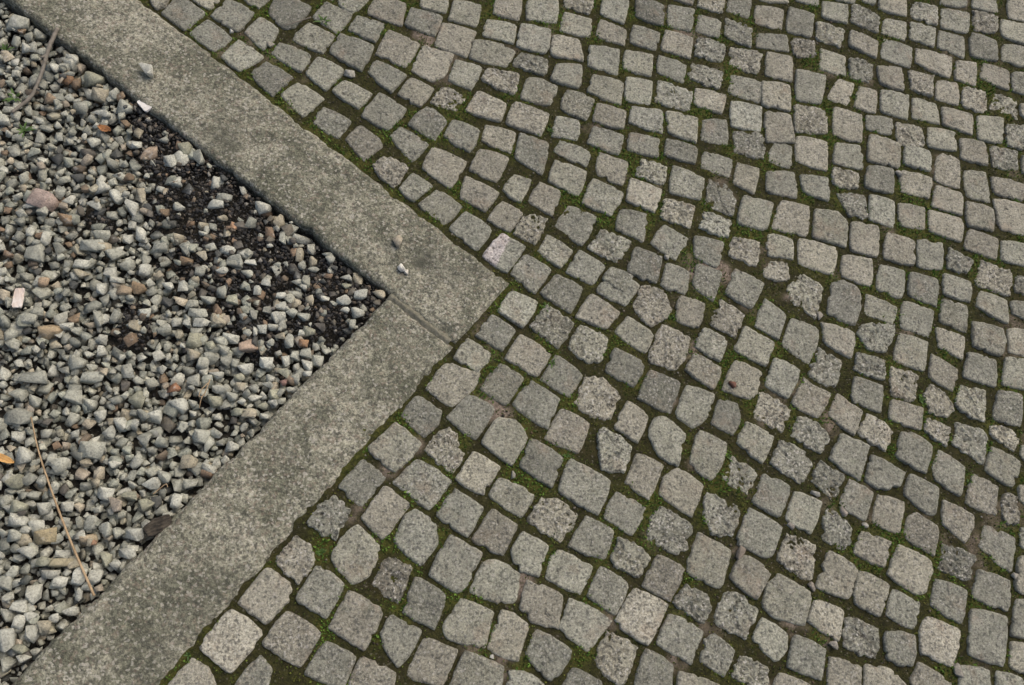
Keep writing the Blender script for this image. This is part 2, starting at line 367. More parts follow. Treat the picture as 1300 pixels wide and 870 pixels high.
# ------------------------------------------------------------------ cobblestones
STONES = """-283 64 -226 23 -180 83 -203 104 -241 125 -261 98 w
459 113 524 69 569 146 502 174 w
-68 218 -31 171 5 194 20 237 -26 276 -56 252
-64 97 -1 61 29 125 -35 160
-178 70 -110 31 -80 86 -140 123
112 193 159 163 176 166 208 230 148 263
152 -2 242 -25 248 30 182 56
-226 138 -174 104 -137 147 -139 172 -186 199
1182 59 1248 36 1277 128 1206 142
140 99 147 80 216 62 230 125 171 146
760 146 774 128 840 109 860 159 855 171 799 203 775 187
362 354 436 310 462 379 386 418 372 398
354 101 406 60 456 113 430 130 376 152
104 312 148 368 80 406 34 361
185 163 247 142 271 148 280 196 235 218 211 215
608 205 676 177 702 246 640 282
45 252 91 207 121 248 117 283 78 311 58 296
76 16 141 1 164 59 104 80
283 134 303 109 353 96 361 157 295 185
93 554 144 517 185 553 200 591 126 610
492 -13 557 -29 567 33 521 64 511 47
-126 145 -71 113 -42 171 -95 203
714 262 771 239 788 242 817 296 751 332
1033 210 1084 171 1109 178 1131 215 1128 237 1067 267
533 264 595 241 612 247 628 294 566 329 545 304 p
-18 294 19 254 35 272 71 320 19 355
-18 427 39 380 85 438 34 477
1080 61 1139 35 1170 103 1106 126 1085 102 w
-99 19 -32 -2 -14 47 -70 71
460 3 475 9 503 66 446 94 420 44 p
540 75 605 39 634 95 568 126
219 62 277 43 297 106 247 131
337 6 373 49 373 60 312 98 291 57
395 540 434 512 467 507 493 559 454 594 420 596 p
66 123 123 96 139 154 83 187
265 530 339 478 363 545 304 583
205 449 265 404 297 459 271 494 233 496
559 650 579 633 613 624 643 651 657 696 592 728 p
331 189 397 158 420 211 359 239 341 224
658 113 715 85 746 137 710 163 682 168 p
296 297 360 260 395 309 349 338 327 337 p
876 183 943 160 969 218 913 251
123 301 181 261 207 318 151 353
135 494 193 452 227 508 223 521 175 545
59 32 77 48 101 91 43 117 28 79
-66 352 -20 312 21 370 -25 402
567 355 627 315 655 377 604 410 576 387
409 158 463 122 493 177 439 211
281 404 343 363 366 420 303 460
332 461 399 435 424 495 366 525
518 177 573 149 606 211 550 234
803 233 848 195 869 204 884 266 826 283 p
652 310 670 282 708 271 734 331 667 361 p
187 258 247 230 274 284 228 313
635 421 673 390 698 414 713 464 658 492
985 777 1046 755 1071 815 1069 846 1037 868 1008 853 w
378 251 446 226 464 283 414 306
-118 282 -64 249 -43 308 -76 328 -99 321 p
9 172 56 139 79 201 44 217 24 214 p
572 432 608 414 615 460 626 480 588 516 564 511 552 477
533 557 599 526 625 593 561 618
798 34 859 12 876 63 815 91
252 628 317 590 348 641 282 682
154 372 210 343 240 397 187 426
867 698 923 653 948 699 957 737 896 760
609 527 648 495 682 530 699 573 638 587
1212 167 1283 140 1301 199 1234 220
949 157 1002 128 1032 186 972 215
916 72 978 49 994 104 927 124 p
944 443 1001 398 1018 439 1035 474 977 496
94 428 148 381 174 422 155 437 155 456 139 472 118 458 p
-168 210 -125 169 -103 206 -111 234 -138 253 p
1118 150 1173 115 1200 179 1135 200
534 761 550 733 578 723 616 763 594 811 551 815 p
324 584 386 550 414 599 358 641
283 199 316 194 332 247 286 273 265 237
200 560 255 526 291 585 242 613
875 989 958 971 977 1053 911 1063
759 348 817 318 845 380 789 404
446 307 501 275 533 325 477 355
1284 237 1312 219 1336 287 1272 311 1252 268
67 1067 128 1021 161 1094 86 1123
450 404 492 400 507 446 492 468 453 486 443 472 p
698 198 748 157 780 206 732 244
933 900 1011 878 1030 948 942 966
876 -2 935 -19 946 32 884 51
978 973 1054 954 1068 1018 1047 1042 992 1045
283 303 308 346 240 378 219 343
497 377 541 347 575 416 523 436
718 584 787 567 811 625 753 650
1236 486 1301 443 1322 518 1250 536 p
308 702 362 655 397 715 340 751 p
32 1329 80 1303 109 1329 126 1386 51 1399
809 428 867 390 897 431 882 454 836 476 p
388 654 448 622 471 687 414 712 p
451 793 513 767 551 815 486 856
81 1403 156 1381 177 1459 97 1476
1476 1038 1541 1026 1567 1112 1473 1121
-53 1363 13 1335 47 1403 -28 1435
48 493 90 454 114 483 122 507 71 537 54 516
826 315 877 288 910 349 854 370
364 947 423 905 458 976 394 1002
899 810 953 764 979 843 934 872 899 841 p
848 117 908 80 926 136 869 156
-160 1357 -86 1313 -62 1384 -139 1410
458 223 513 192 537 231 500 257 479 265 p
1097 456 1156 421 1179 480 1136 510 1117 505
1373 877 1455 858 1482 918 1400 945 p
326 783 391 740 420 801 365 827
1149 222 1215 198 1233 249 1167 273 p
755 676 824 644 845 700 783 733
1239 360 1303 335 1321 396 1267 421
254 1206 331 1180 351 1243 272 1269
1081 287 1141 250 1154 282 1159 305 1121 333 1098 323
203 860 255 823 293 886 244 917 h
-271 1410 -244 1418 -213 1478 -288 1509 -303 1451
272 1118 334 1078 349 1160 283 1183
1016 131 1071 102 1092 156 1038 180
427 1013 491 987 523 1043 454 1078
795 994 862 979 886 1053 818 1067
871 561 925 532 965 587 924 602 908 623
1129 676 1197 654 1218 724 1155 739
-75 1189 -14 1158 19 1217 -40 1253
1182 405 1228 376 1251 435 1199 471 1177 432
948 347 999 317 1029 376 980 401
1019 314 1074 290 1093 355 1039 370
786 529 842 497 867 553 799 582 p
262 823 316 779 348 837 293 871
771 45 799 65 802 91 757 119 734 82
624 45 668 17 691 62 655 87 636 81
1143 334 1162 338 1179 388 1122 416 1101 375
163 1382 250 1366 273 1411 246 1430 174 1435
962 1182 1036 1159 1048 1241 971 1251
815 600 866 574 899 634 844 663
-538 1412 -481 1371 -447 1426 -505 1472
465 612 521 581 548 631 487 663
1299 433 1358 397 1387 454 1325 483
1154 1198 1231 1188 1248 1258 1171 1278
404 730 465 709 498 747 441 788
1015 399 1048 383 1089 392 1105 419 1039 454
969 1264 1052 1269 1057 1335 975 1344 p
1008 46 1055 35 1069 93 1013 96 1006 78
1069 947 1130 932 1148 1017 1080 1020
750 811 802 780 839 841 775 871
919 624 979 605 999 665 951 696 p
890 1224 964 1232 962 1310 896 1312
967 249 1028 223 1051 273 991 291
985 1360 1048 1358 1073 1443 997 1453
1162 758 1225 739 1249 804 1178 822
189 874 220 927 164 961 130 919
806 1260 878 1254 890 1329 813 1334 w
351 1059 416 1029 436 1093 367 1115
741 469 789 430 820 485 763 514
632 112 650 138 643 162 606 179 576 149 p
113 929 153 976 100 1014 60 975
683 17 745 -13 753 28 709 53 p
1336 723 1395 704 1418 736 1413 767 1345 782
859 491 921 456 944 491 920 521 885 530 p
437 899 500 869 536 923 468 945 p
524 847 588 825 603 889 546 908
1072 1267 1141 1251 1154 1332 1084 1348
1345 552 1407 536 1428 607 1375 615
637 1062 708 1048 720 1105 649 1132
1072 699 1113 698 1136 737 1144 761 1074 760 1050 732 p
1295 645 1365 626 1379 687 1316 703
1106 590 1160 579 1179 642 1118 657 p
955 540 1006 497 1033 551 980 587
276 1430 353 1421 362 1489 288 1498 w
304 1520 375 1515 380 1595 308 1595
238 733 288 701 319 757 265 779
1179 315 1218 277 1243 314 1248 333 1188 361
1279 1016 1357 993 1374 1055 1290 1073
172 1074 229 1047 258 1116 193 1126
-205 1174 -164 1225 -222 1261 -257 1227
806 1188 877 1173 886 1255 812 1247 p
1014 571 1074 553 1087 611 1027 630
903 279 941 258 956 268 965 300 938 331 918 334 p
-274 1220 -234 1273 -296 1308 -327 1274
-430 1424 -367 1387 -338 1446 -401 1474
718 1037 781 1013 794 1065 763 1100 736 1106 p
553 656 573 701 519 738 489 696
619 1311 701 1293 713 1350 631 1373 p
-247 1381 -174 1351 -150 1404 -213 1432
1150 933 1223 919 1235 982 1169 998
1034 875 1101 856 1117 927 1046 929
700 394 751 360 776 404 725 438 p
530 1031 592 1004 614 1064 544 1087
1262 577 1288 556 1320 547 1339 614 1279 622 p
480 490 525 463 548 517 509 546
895 395 938 354 970 404 922 436 p
192 676 245 645 272 689 225 721
891 1334 964 1324 969 1401 899 1406
1014 504 1070 465 1096 512 1043 548 p
809 735 860 708 882 766 838 802
-78 1479 1 1453 5 1520 -63 1534
968 708 1026 674 1043 735 967 753 w
-414 1323 -378 1363 -435 1409 -470 1364
386 837 441 811 471 855 416 889
1197 840 1259 812 1273 882 1207 897
1097 536 1163 515 1176 565 1108 583
707 736 758 706 782 760 734 794 p
-64 1074 -22 1120 -77 1164 -105 1123
808 1362 887 1339 907 1403 821 1416
1116 850 1175 830 1196 900 1138 912
451 1318 528 1291 539 1357 465 1370
153 999 205 972 233 1019 162 1053
287 1280 355 1270 375 1327 307 1346
697 583 719 634 661 663 641 626
-204 1452 -146 1409 -115 1474 -178 1498
454 1397 524 1378 531 1455 460 1455
645 1228 709 1204 719 1272 641 1286
671 828 715 789 741 864 686 880
-159 1247 -125 1308 -183 1336 -208 1293
31 1180 89 1144 116 1194 68 1232
504 952 561 925 576 995 514 1001
148 622 197 590 219 636 173 665
583 923 636 887 669 942 615 970
159 1229 236 1212 250 1258 187 1286
1324 1161 1388 1145 1401 1224 1366 1243 1345 1227
-392 1309 -351 1279 -304 1320 -364 1361
110 1155 168 1119 192 1177 127 1200
39 1081 75 1130 10 1169 -9 1142
687 510 730 488 749 513 746 551 709 559
8 1459 80 1431 97 1490 24 1508
1126 1032 1189 1016 1201 1087 1141 1098
381 1264 441 1236 466 1302 401 1316
1398 1128 1463 1111 1469 1198 1412 1197
549 1244 625 1221 633 1285 559 1290 w
1341 1523 1428 1483 1446 1552 1350 1570
265 919 317 900 343 961 293 973 p
1231 915 1292 916 1304 980 1244 987
462 1091 521 1068 535 1129 472 1148
628 738 677 723 693 780 640 799
1261 781 1323 757 1337 822 1279 834
878 1086 948 1076 949 1145 885 1139
1133 1124 1201 1113 1213 1181 1152 1188
1300 1083 1377 1068 1389 1127 1324 1143
117 1313 168 1292 194 1354 130 1373
610 994 675 971 691 1026 624 1040 p
1213 1354 1280 1337 1298 1412 1224 1418
1370 977 1444 953 1460 1006 1390 1030
-176 1156 -126 1125 -101 1173 -166 1204
492 1562 548 1540 564 1623 503 1634
1228 1120 1297 1109 1316 1165 1238 1179
540 1306 598 1299 611 1370 547 1372
684 895 730 871 751 937 688 948
196 1156 261 1125 276 1182 206 1196
1243 1525 1319 1505 1340 1569 1263 1589
987 1577 1051 1565 1070 1640 1006 1657
914 1428 980 1417 989 1492 926 1498
447 1175 513 1148 531 1202 463 1221
763 906 825 887 843 945 779 952 p
1366 824 1434 784 1447 842 1383 865
1387 1038 1449 1031 1466 1089 1397 1105
641 1470 713 1455 727 1516 657 1531
361 1418 439 1409 429 1470 366 1476
1060 1183 1133 1173 1135 1241 1073 1239
1210 640 1257 609 1279 659 1224 693
-15 1261 14 1313 -52 1345 -68 1311
198 1318 269 1287 280 1347 205 1355 p
304 1006 354 974 376 1037 330 1053
820 1445 889 1429 905 1495 825 1499 pw
666 678 717 648 736 697 688 723
213 949 261 923 290 972 244 996
-218 1292 -198 1339 -270 1365 -285 1332
112 1488 177 1478 187 1542 126 1547
598 822 651 800 666 855 616 874
582 1565 650 1545 654 1606 590 1637
1025 644 1093 626 1105 671 1043 686 p
1473 1297 1535 1294 1557 1369 1484 1366
726 1215 788 1204 791 1276 731 1269
1078 784 1140 761 1155 805 1090 832
-349 1385 -306 1342 -278 1404 -322 1430
1439 1651 1517 1646 1536 1713 1452 1717
324 881 372 847 398 887 346 922
4 1013 33 1064 -17 1087 -43 1056 p
1189 555 1230 550 1249 569 1236 601 1209 618 1190 598 p
460 1234 528 1224 538 1270 470 1288
1203 1026 1267 1019 1278 1076 1213 1083
1509 1566 1582 1560 1592 1624 1526 1647
663 1546 724 1540 738 1608 671 1613
196 1452 269 1438 277 1492 207 1501
541 1399 607 1384 615 1447 551 1453
360 1339 429 1329 434 1395 376 1387
541 1164 609 1154 616 1202 547 1212
222 1523 280 1512 289 1582 230 1583
1247 714 1300 687 1312 741 1249 760
1287 850 1348 834 1362 884 1297 900
1243 1253 1312 1256 1314 1313 1251 1320 p
714 1313 781 1298 798 1351 722 1361
1380 1334 1454 1309 1467 1369 1390 1384
1412 1234 1479 1222 1485 1289 1419 1291
-86 1209 -61 1251 -119 1278 -145 1249
3 1259 54 1230 81 1281 29 1302
386 1493 457 1483 463 1538 399 1548
-332 -12 -277 -26 -249 -2 -266 26 -291 41
1500 1220 1563 1208 1574 1270 1500 1276 p
705 1396 780 1368 796 1418 720 1437 p
794 1104 842 1078 861 1145 811 1157
-25 1 40 -27 56 21 -6 45
-118 1422 -59 1398 -43 1451 -103 1466
1482 1140 1552 1124 1572 1172 1484 1186
719 1135 784 1115 796 1165 731 1180
1063 1466 1130 1450 1139 1511 1076 1528
971 1095 1028 1075 1037 1137 969 1138
902 1591 970 1580 982 1643 913 1649
859 918 916 910 922 960 865 971
731 1467 791 1451 813 1503 740 1522 p
437 1110 449 1150 379 1176 367 1141
1521 1495 1597 1464 1612 1527 1541 1544
632 1160 701 1146 708 1191 639 1205
556 1097 619 1078 630 1126 574 1141 p
269 1373 341 1355 353 1403 284 1412 p
816 1538 881 1512 888 1573 822 1594 p
1251 1203 1316 1187 1323 1248 1261 1255
629 1401 691 1376 703 1430 636 1450
1176 1635 1243 1608 1262 1663 1194 1696 p
702 973 764 954 776 996 713 1015 p
75 1245 130 1226 158 1269 106 1289 p
1079 1041 1123 1036 1125 1097 1055 1095 p
1416 1584 1484 1557 1499 1627 1432 1639
1298 1344 1371 1333 1369 1391 1310 1404
1326 1262 1399 1256 1405 1309 1337 1315
361 1183 417 1181 426 1234 373 1237
1450 1396 1510 1384 1525 1450 1463 1457 p
947 -2 1015 -41 1035 -2 1004 26 957 38
1068 1563 1127 1545 1148 1599 1076 1620 p
18 1010 47 981 86 1021 44 1049
888 1170 943 1158 955 1222 911 1226
898 1514 983 1511 981 1561 903 1555
1533 1653 1599 1657 1617 1714 1548 1726 p
565 1484 625 1467 640 1518 576 1534
1377 1412 1437 1400 1448 1471 1389 1468
477 1491 544 1471 551 1516 491 1542
1532 1401 1603 1375 1609 1435 1543 1447 p
1337 1600 1402 1582 1418 1643 1352 1654
1229 1443 1287 1426 1291 1496 1228 1493
1356 1676 1426 1660 1443 1722 1374 1728 p
1311 1433 1366 1420 1382 1482 1316 1489 p
1142 1447 1193 1439 1211 1496 1152 1513 p
466 824 511 797 535 837 486 856
1159 1555 1225 1523 1238 1576 1171 1603
1071 1375 1120 1362 1152 1429 1111 1438
1141 1359 1195 1347 1210 1411 1164 1420
247 1029 283 1000 308 1059 269 1068
1445 1480 1497 1467 1517 1541 1462 1539
1319 342 1325 319 1351 320 1361 377 1327 376 p
1096 1639 1161 1627 1170 1687 1103 1688
737 1542 794 1530 808 1582 750 1594
1047 1120 1107 1117 1117 1153 1058 1170 p
1377 478 1395 504 1381 524 1333 533 1329 515 p
1107 -41 1129 4 1070 41 1046 4
1256 1604 1322 1592 1333 1652 1274 1654
845 861 900 849 902 897 857 897 p
1165 1291 1227 1284 1236 1332 1172 1334
999 1498 1055 1500 1058 1556 1001 1553 p
1174 515 1213 485 1235 521 1183 544 p
1309 921 1355 909 1379 944 1327 969 p
1283 95 1334 86 1360 163 1310 162
1386 631 1459 624 1485 694 1413 697
-220 -7 -169 -22 -160 24 -179 47
409 -39 434 3 381 28 360 -2
1146 -13 1211 -22 1216 27 1160 35
574 -7 638 -34 654 1 585 23
1266 36 1316 15 1338 74 1280 80
1311 181 1355 172 1380 242 1334 248
256 -2 308 -33 322 1 291 19 262 22
761 -7 817 -40 835 1 780 20
1421 713 1478 701 1499 769 1434 769
1457 954 1533 939 1551 996 1468 1002
1621 1650 1706 1624 1732 1692 1634 1706
1601 1562 1687 1547 1713 1614 1619 1617
1656 1714 1723 1713 1749 1800 1676 1801
1551 1287 1618 1284 1637 1344 1567 1356 p
1226 -2 1291 -31 1281 12 1236 27
1262 1690 1337 1674 1348 1735 1276 1746
1606 1465 1665 1457 1691 1527 1620 1523
828 1621 882 1603 899 1678 843 1680
400 1573 459 1557 473 1609 409 1620 p
43 1516 104 1510 106 1559 49 1560
-153 1497 -115 1474 -81 1522 -126 1539
748 1625 811 1613 824 1662 760 1668 p
1551 1737 1620 1725 1628 1782 1567 1790
1453 814 1501 793 1521 839 1455 842
1455 1734 1526 1734 1541 1780 1470 1786
924 1666 999 1672 1004 1710 933 1710
1475 872 1517 859 1537 906 1484 910 p
-480 1462 -435 1441 -418 1467 -453 1498
1344 274 1374 261 1389 308 1356 310
1366 367 1400 351 1410 392 1373 398
1027 1682 1083 1674 1094 1718 1041 1726
-329 1457 -311 1492 -342 1515 -367 1484
-553 1424 -531 1436 -530 1477 -570 1471
1573 1209 1611 1203 1623 1252 1584 1257
1392 461 1424 448 1432 484 1399 489
690 1637 736 1628 739 1670 697 1674
1616 1391 1647 1365 1665 1422 1624 1422
1219 1710 1255 1705 1268 1756 1236 1756"""
MOSS_SPOTS = [(0.2901, 0.3787, 0.0281, 1.3), (-0.089, 0.2301, 0.0212, 1.4), (0.3812, 0.5391, 0.0183, 1.2), (0.3752, 0.4265, 0.0128, 1.3),
 (-0.4427, 1.4308, 0.0198, 0.8), (-0.4016, 1.32, 0.0192, 0.9), (-0.3413, 1.2712, 0.0191, 0.8), (-0.3166, 1.449, 0.0282, 0.9),
 (-0.2886, 1.3461, 0.0157, 0.9), (-0.2723, 1.304, 0.0233, 0.8), (-0.1748, 1.1386, 0.0299, 1.0), (-0.1275, 1.0781, 0.0295, 0.8),
 (-0.239, 1.1898, 0.0226, 0.8), (0.1555, 1.2561, 0.0181, 1.3), (0.0152, 1.3481, 0.0244, 1.0), (0.212, 1.5206, 0.0305, 0.9),
 (0.1287, 1.2331, 0.0358, 0.9), (0.2483, 1.1389, 0.0275, 0.9), (0.8202, 1.4286, 0.0228, 1.3), (0.7283, 1.2922, 0.0217, 1.1),
 (0.5393, 1.3926, 0.0218, 0.9), (0.5685, 1.5719, 0.0276, 0.9), (0.8567, 1.6264, 0.0241, 0.8), (1.0452, 1.4872, 0.0332, 1.0),
 (1.1555, 1.4269, 0.0213, 1.0), (1.0632, 1.238, 0.0267, 1.0), (1.2242, 1.0208, 0.0257, 1.2), (1.2485, 1.097, 0.0307, 1.0),
 (1.2097, 1.5597, 0.0247, 0.7), (1.0589, 1.3546, 0.023, 0.8), (0.1429, 1.0124, 0.0205, 1.3), (0.1647, 0.9745, 0.0185, 1.2),
 (-0.0751, 1.0592, 0.0259, 0.9), (0.0058, 0.9873, 0.0182, 1.0), (0.0599, 0.918, 0.018, 0.9), (0.0396, 1.201, 0.0195, 0.8),
 (0.6707, 0.8915, 0.025, 1.3), (0.4825, 0.9755, 0.0308, 0.9), (0.6104, 1.0117, 0.0198, 1.1), (0.402, 1.0292, 0.031, 1.0),
 (0.5525, 1.1176, 0.0202, 1.0), (0.3964, 1.1765, 0.0202, 0.8), (0.8105, 0.976, 0.0321, 1.2), (0.7948, 1.1888, 0.0191, 1.2),
 (0.8793, 1.1577, 0.0256, 1.1), (0.7158, 1.0277, 0.0181, 1.0), (1.0942, 0.8486, 0.0221, 1.2), (1.2642, 0.8049, 0.0162, 1.0),
 (1.1295, 0.7682, 0.0158, 0.8), (1.2625, 0.6018, 0.0172, 1.2), (1.5122, 1.4839, 0.0301, 0.8), (0.258, 0.7791, 0.0247, 1.1),
 (0.3335, 0.6664, 0.0172, 1.2), (0.3311, 0.7402, 0.0158, 1.2), (0.2361, 0.7482, 0.0244, 1.0), (0.3498, 0.6356, 0.0137, 1.2),
 (0.6143, 0.7449, 0.0128, 1.3), (0.6841, 1.1858, 0.0189, 0.9), (0.7167, 0.7822, 0.0169, 1.0), (0.7411, 0.6553, 0.0181, 0.9),
 (1.1773, 0.5864, 0.0151, 1.2), (1.0896, 0.4618, 0.0179, 1.2), (1.2556, 0.4062, 0.0144, 1.1), (1.3132, 0.4814, 0.0186, 0.8),
 (0.1641, 0.4467, 0.0141, 1.2), (0.1288, 0.324, 0.015, 1.1), (-0.0338, 0.4179, 0.0182, 0.9), (-0.0683, 0.3781, 0.0179, 0.9),
 (0.3808, 0.5256, 0.0149, 1.1), (0.2902, 0.3992, 0.022, 1.0), (0.3292, 0.3534, 0.0187, 0.8), (0.5532, 0.3371, 0.016, 0.9),
 (0.7521, 0.4989, 0.0121, 1.2), (0.7181, 0.4351, 0.0118, 1.3), (0.6928, 0.3833, 0.0265, 0.9), (0.2072, 0.1575, 0.0201, 1.2),
 (0.1632, 0.1527, 0.01, 1.2), (0.0282, 0.2442, 0.0173, 0.9), (0.1307, 0.2613, 0.0147, 1.0), (0.3352, 0.2292, 0.012, 1.2),
 (0.4356, 0.221, 0.0182, 0.9), (0.5524, 0.3245, 0.0191, 1.0), (0.3961, 0.044, 0.0199, 1.2), (0.284, 0.0328, 0.0167, 1.1),
 (0.8741, 0.0834, 0.017, 1.3), (1.0074, 0.2296, 0.0231, 1.2), (1.214, 0.1525, 0.0166, 1.1), (1.1555, 0.2548, 0.0136, 1.1),
 (0.0202, 0.077, 0.0122, 1.1), (-0.0554, 0.1996, 0.0112, 0.9), (0.6495, 0.3085, 0.0193, 0.9), (0.2491, 0.9152, 0.0147, 1.0),
 (1.1096, 0.0224, 0.0157, 1), (0.1218, 1.1506, 0.0175, 1), (-0.3681, 1.3577, 0.0156, 0.8), (-0.3013, 0.0476, 0.0103, 1.1),
 (-0.0725, 0.0923, 0.0135, 0.8), (1.0424, 0.705, 0.0172, 0.8), (0.8911, 0.6221, 0.0165, 0.6)]
SAND_SPOTS = [(0.2215, 0.5144, 0.0259, 1.2), (0.2441, 0.5023, 0.0194, 1.0), (0.0486, 1.4331, 0.0209, 1.0), (0.0678, 1.4171, 0.0167, 0.9),
 (0.7248, 0.872, 0.025, 1.2), (0.7477, 0.8581, 0.0192, 1.1), (0.6769, 0.8526, 0.0152, 0.8), (0.6631, 0.6815, 0.0126, 1.0),
 (0.6542, 0.6592, 0.0143, 1.0), (0.0352, 0.3973, 0.0213, 0.9), (0.0761, 0.4366, 0.0155, 0.8), (0.0241, 0.3784, 0.0121, 0.8),
 (0.2891, 0.1875, 0.0147, 1.0), (0.2845, 0.1658, 0.0175, 1.0), (0.1939, 0.0675, 0.0195, 0.8), (0.252, 0.0475, 0.0195, 0.8),
 (0.4318, 0.1208, 0.0176, 1.0), (0.4543, 0.1112, 0.0146, 0.9), (0.5809, 0.0448, 0.0204, 0.8), (0.8257, 0.1121, 0.0216, 0.8),
 (-0.0328, 0.2894, 0.0145, 0.9), (-0.0265, 0.3043, 0.0117, 0.9), (0.7109, 1.5345, 0.0185, 0.9), (0.7306, 1.5197, 0.0208, 0.8),
 (0.2665, 1.4182, 0.017, 0.6), (0.9574, 0.5099, 0.0178, 0.9), (0.943, 0.5355, 0.0144, 0.8), (0.7182, 0.2482, 0.0127, 0.9),
 (0.8088, 0.1075, 0.0139, 0.9), (0.7471, 0.3673, 0.0166, 0.7), (0.1862, 0.5243, 0.0129, 0.9), (0.1703, 0.5235, 0.0129, 0.8),
 (1.1704, 1.0054, 0.0169, 0.8), (1.0969, 0.8051, 0.0159, 0.7), (1.1707, 0.7807, 0.0159, 0.7), (1.1735, 0.742, 0.0177, 0.7),
 (-0.0728, 0.4397, 0.0122, 0.0), (0.6421, 0.4206, 0.015, 0.6), (0.8784, 0.0791, 0.0123, 0.9), (0.9794, 0.4166, 0.0157, 0.6),
 (0.5248, 1.0934, 0.012, 0.8), (0.6092, 1.0807, 0.0101, 0.8), (0.4014, 1.3843, 0.0107, 0.7), (0.8665, 0.8772, 0.0157, 0.5),
 (0.601, 0.5536, 0.0155, 0.7), (0.8964, 0.8104, 0.0135, 0.8)]

def parse():
    out = []
    for ln in STONES.split('\n'):
        t = ln.split(); fl = ''
        if t[-1].isalpha(): fl = t.pop()
        out.append((np.array(t, float).reshape(-1, 2) / 1000.0, fl))
    return out

def dense(poly, m=8):
    q_ = np.roll(poly, -1, 0)
    return np.concatenate([poly + (q_ - poly) * f_ for f_ in np.linspace(0, 1, m, endpoint=False)])
def room(o, c):
    """how far a stone can grow into a wide joint at each outline point"""
    if ALLC is None: return np.zeros(len(o))
    dc = np.hypot(ALLC[:, 0] - c[0], ALLC[:, 1] - c[1])
    near = [ALLP[i] for i in np.nonzero((dc < .17) & (dc > .012))[0]]
    g_ = np.full(len(o), .0034)
    if near:
        npnt = np.vstack(near)
        d_ = np.sqrt(((o[:, None] - npnt[None]) ** 2).sum(-1)).min(1)
        g_ = np.clip((d_ - .0125) * .40, -.0005, .0026)
    kd = np.maximum(side(U_OUT, o[:, 0], o[:, 1]), side(L_OUT, o[:, 0], o[:, 1]))
    return np.minimum(g_, np.clip((kd - .010) * .6, -.002, .0034))
ALLC = ALLP = None

def outline(poly, n, seed, rough):
    p = poly.copy()
    for r in (.04, .25, .25):
        q = np.roll(p, -1, 0)
        p = np.stack([p * (1 - r) + q * r, p * r + q * (1 - r)], 1).reshape(-1, 2)
    d = np.linalg.norm(np.roll(p, -1, 0) - p, axis=1)
    s = np.r_[0, np.cumsum(d)]
    t = np.linspace(0, s[-1], n, endpoint=False)
    pc = np.vstack([p, p[:1]])
    o = np.c_[np.interp(t, s, pc[:, 0]), np.interp(t, s, pc[:, 1])]
    c = o.mean(0)
    v = o - c
    rr = np.linalg.norm(v, axis=1, keepdims=True)
    amp = (0.0030 if rough else 0.0013)
    k = fbm(o[:, 0] * 95, o[:, 1] * 95, seed, 3) * amp * 1.6 + vnoise(o[:, 0] * 330, o[:, 1] * 330, seed + 5) * amp * .45
    rs_ = np.random.default_rng(int(abs(c[0] * 7919 + c[1] * 104729) * 1000))
    th = np.arctan2(v[:, 1], v[:, 0])
    for _ in range(rs_.integers(0, 4) + (2 if rough else 0)):       # chips knocked off the edge
        a0, wd, dp = rs_.uniform(-3.14, 3.14), rs_.uniform(.06, .20), rs_.uniform(.0015, .0055)
        dth = np.abs((th - a0 + math.pi) % (2 * math.pi) - math.pi)
        k = k - dp * np.exp(-(dth / wd) ** 4)
    return o + v / rr * (k[:, None] + .0024 + room(o, c)[:, None]), c

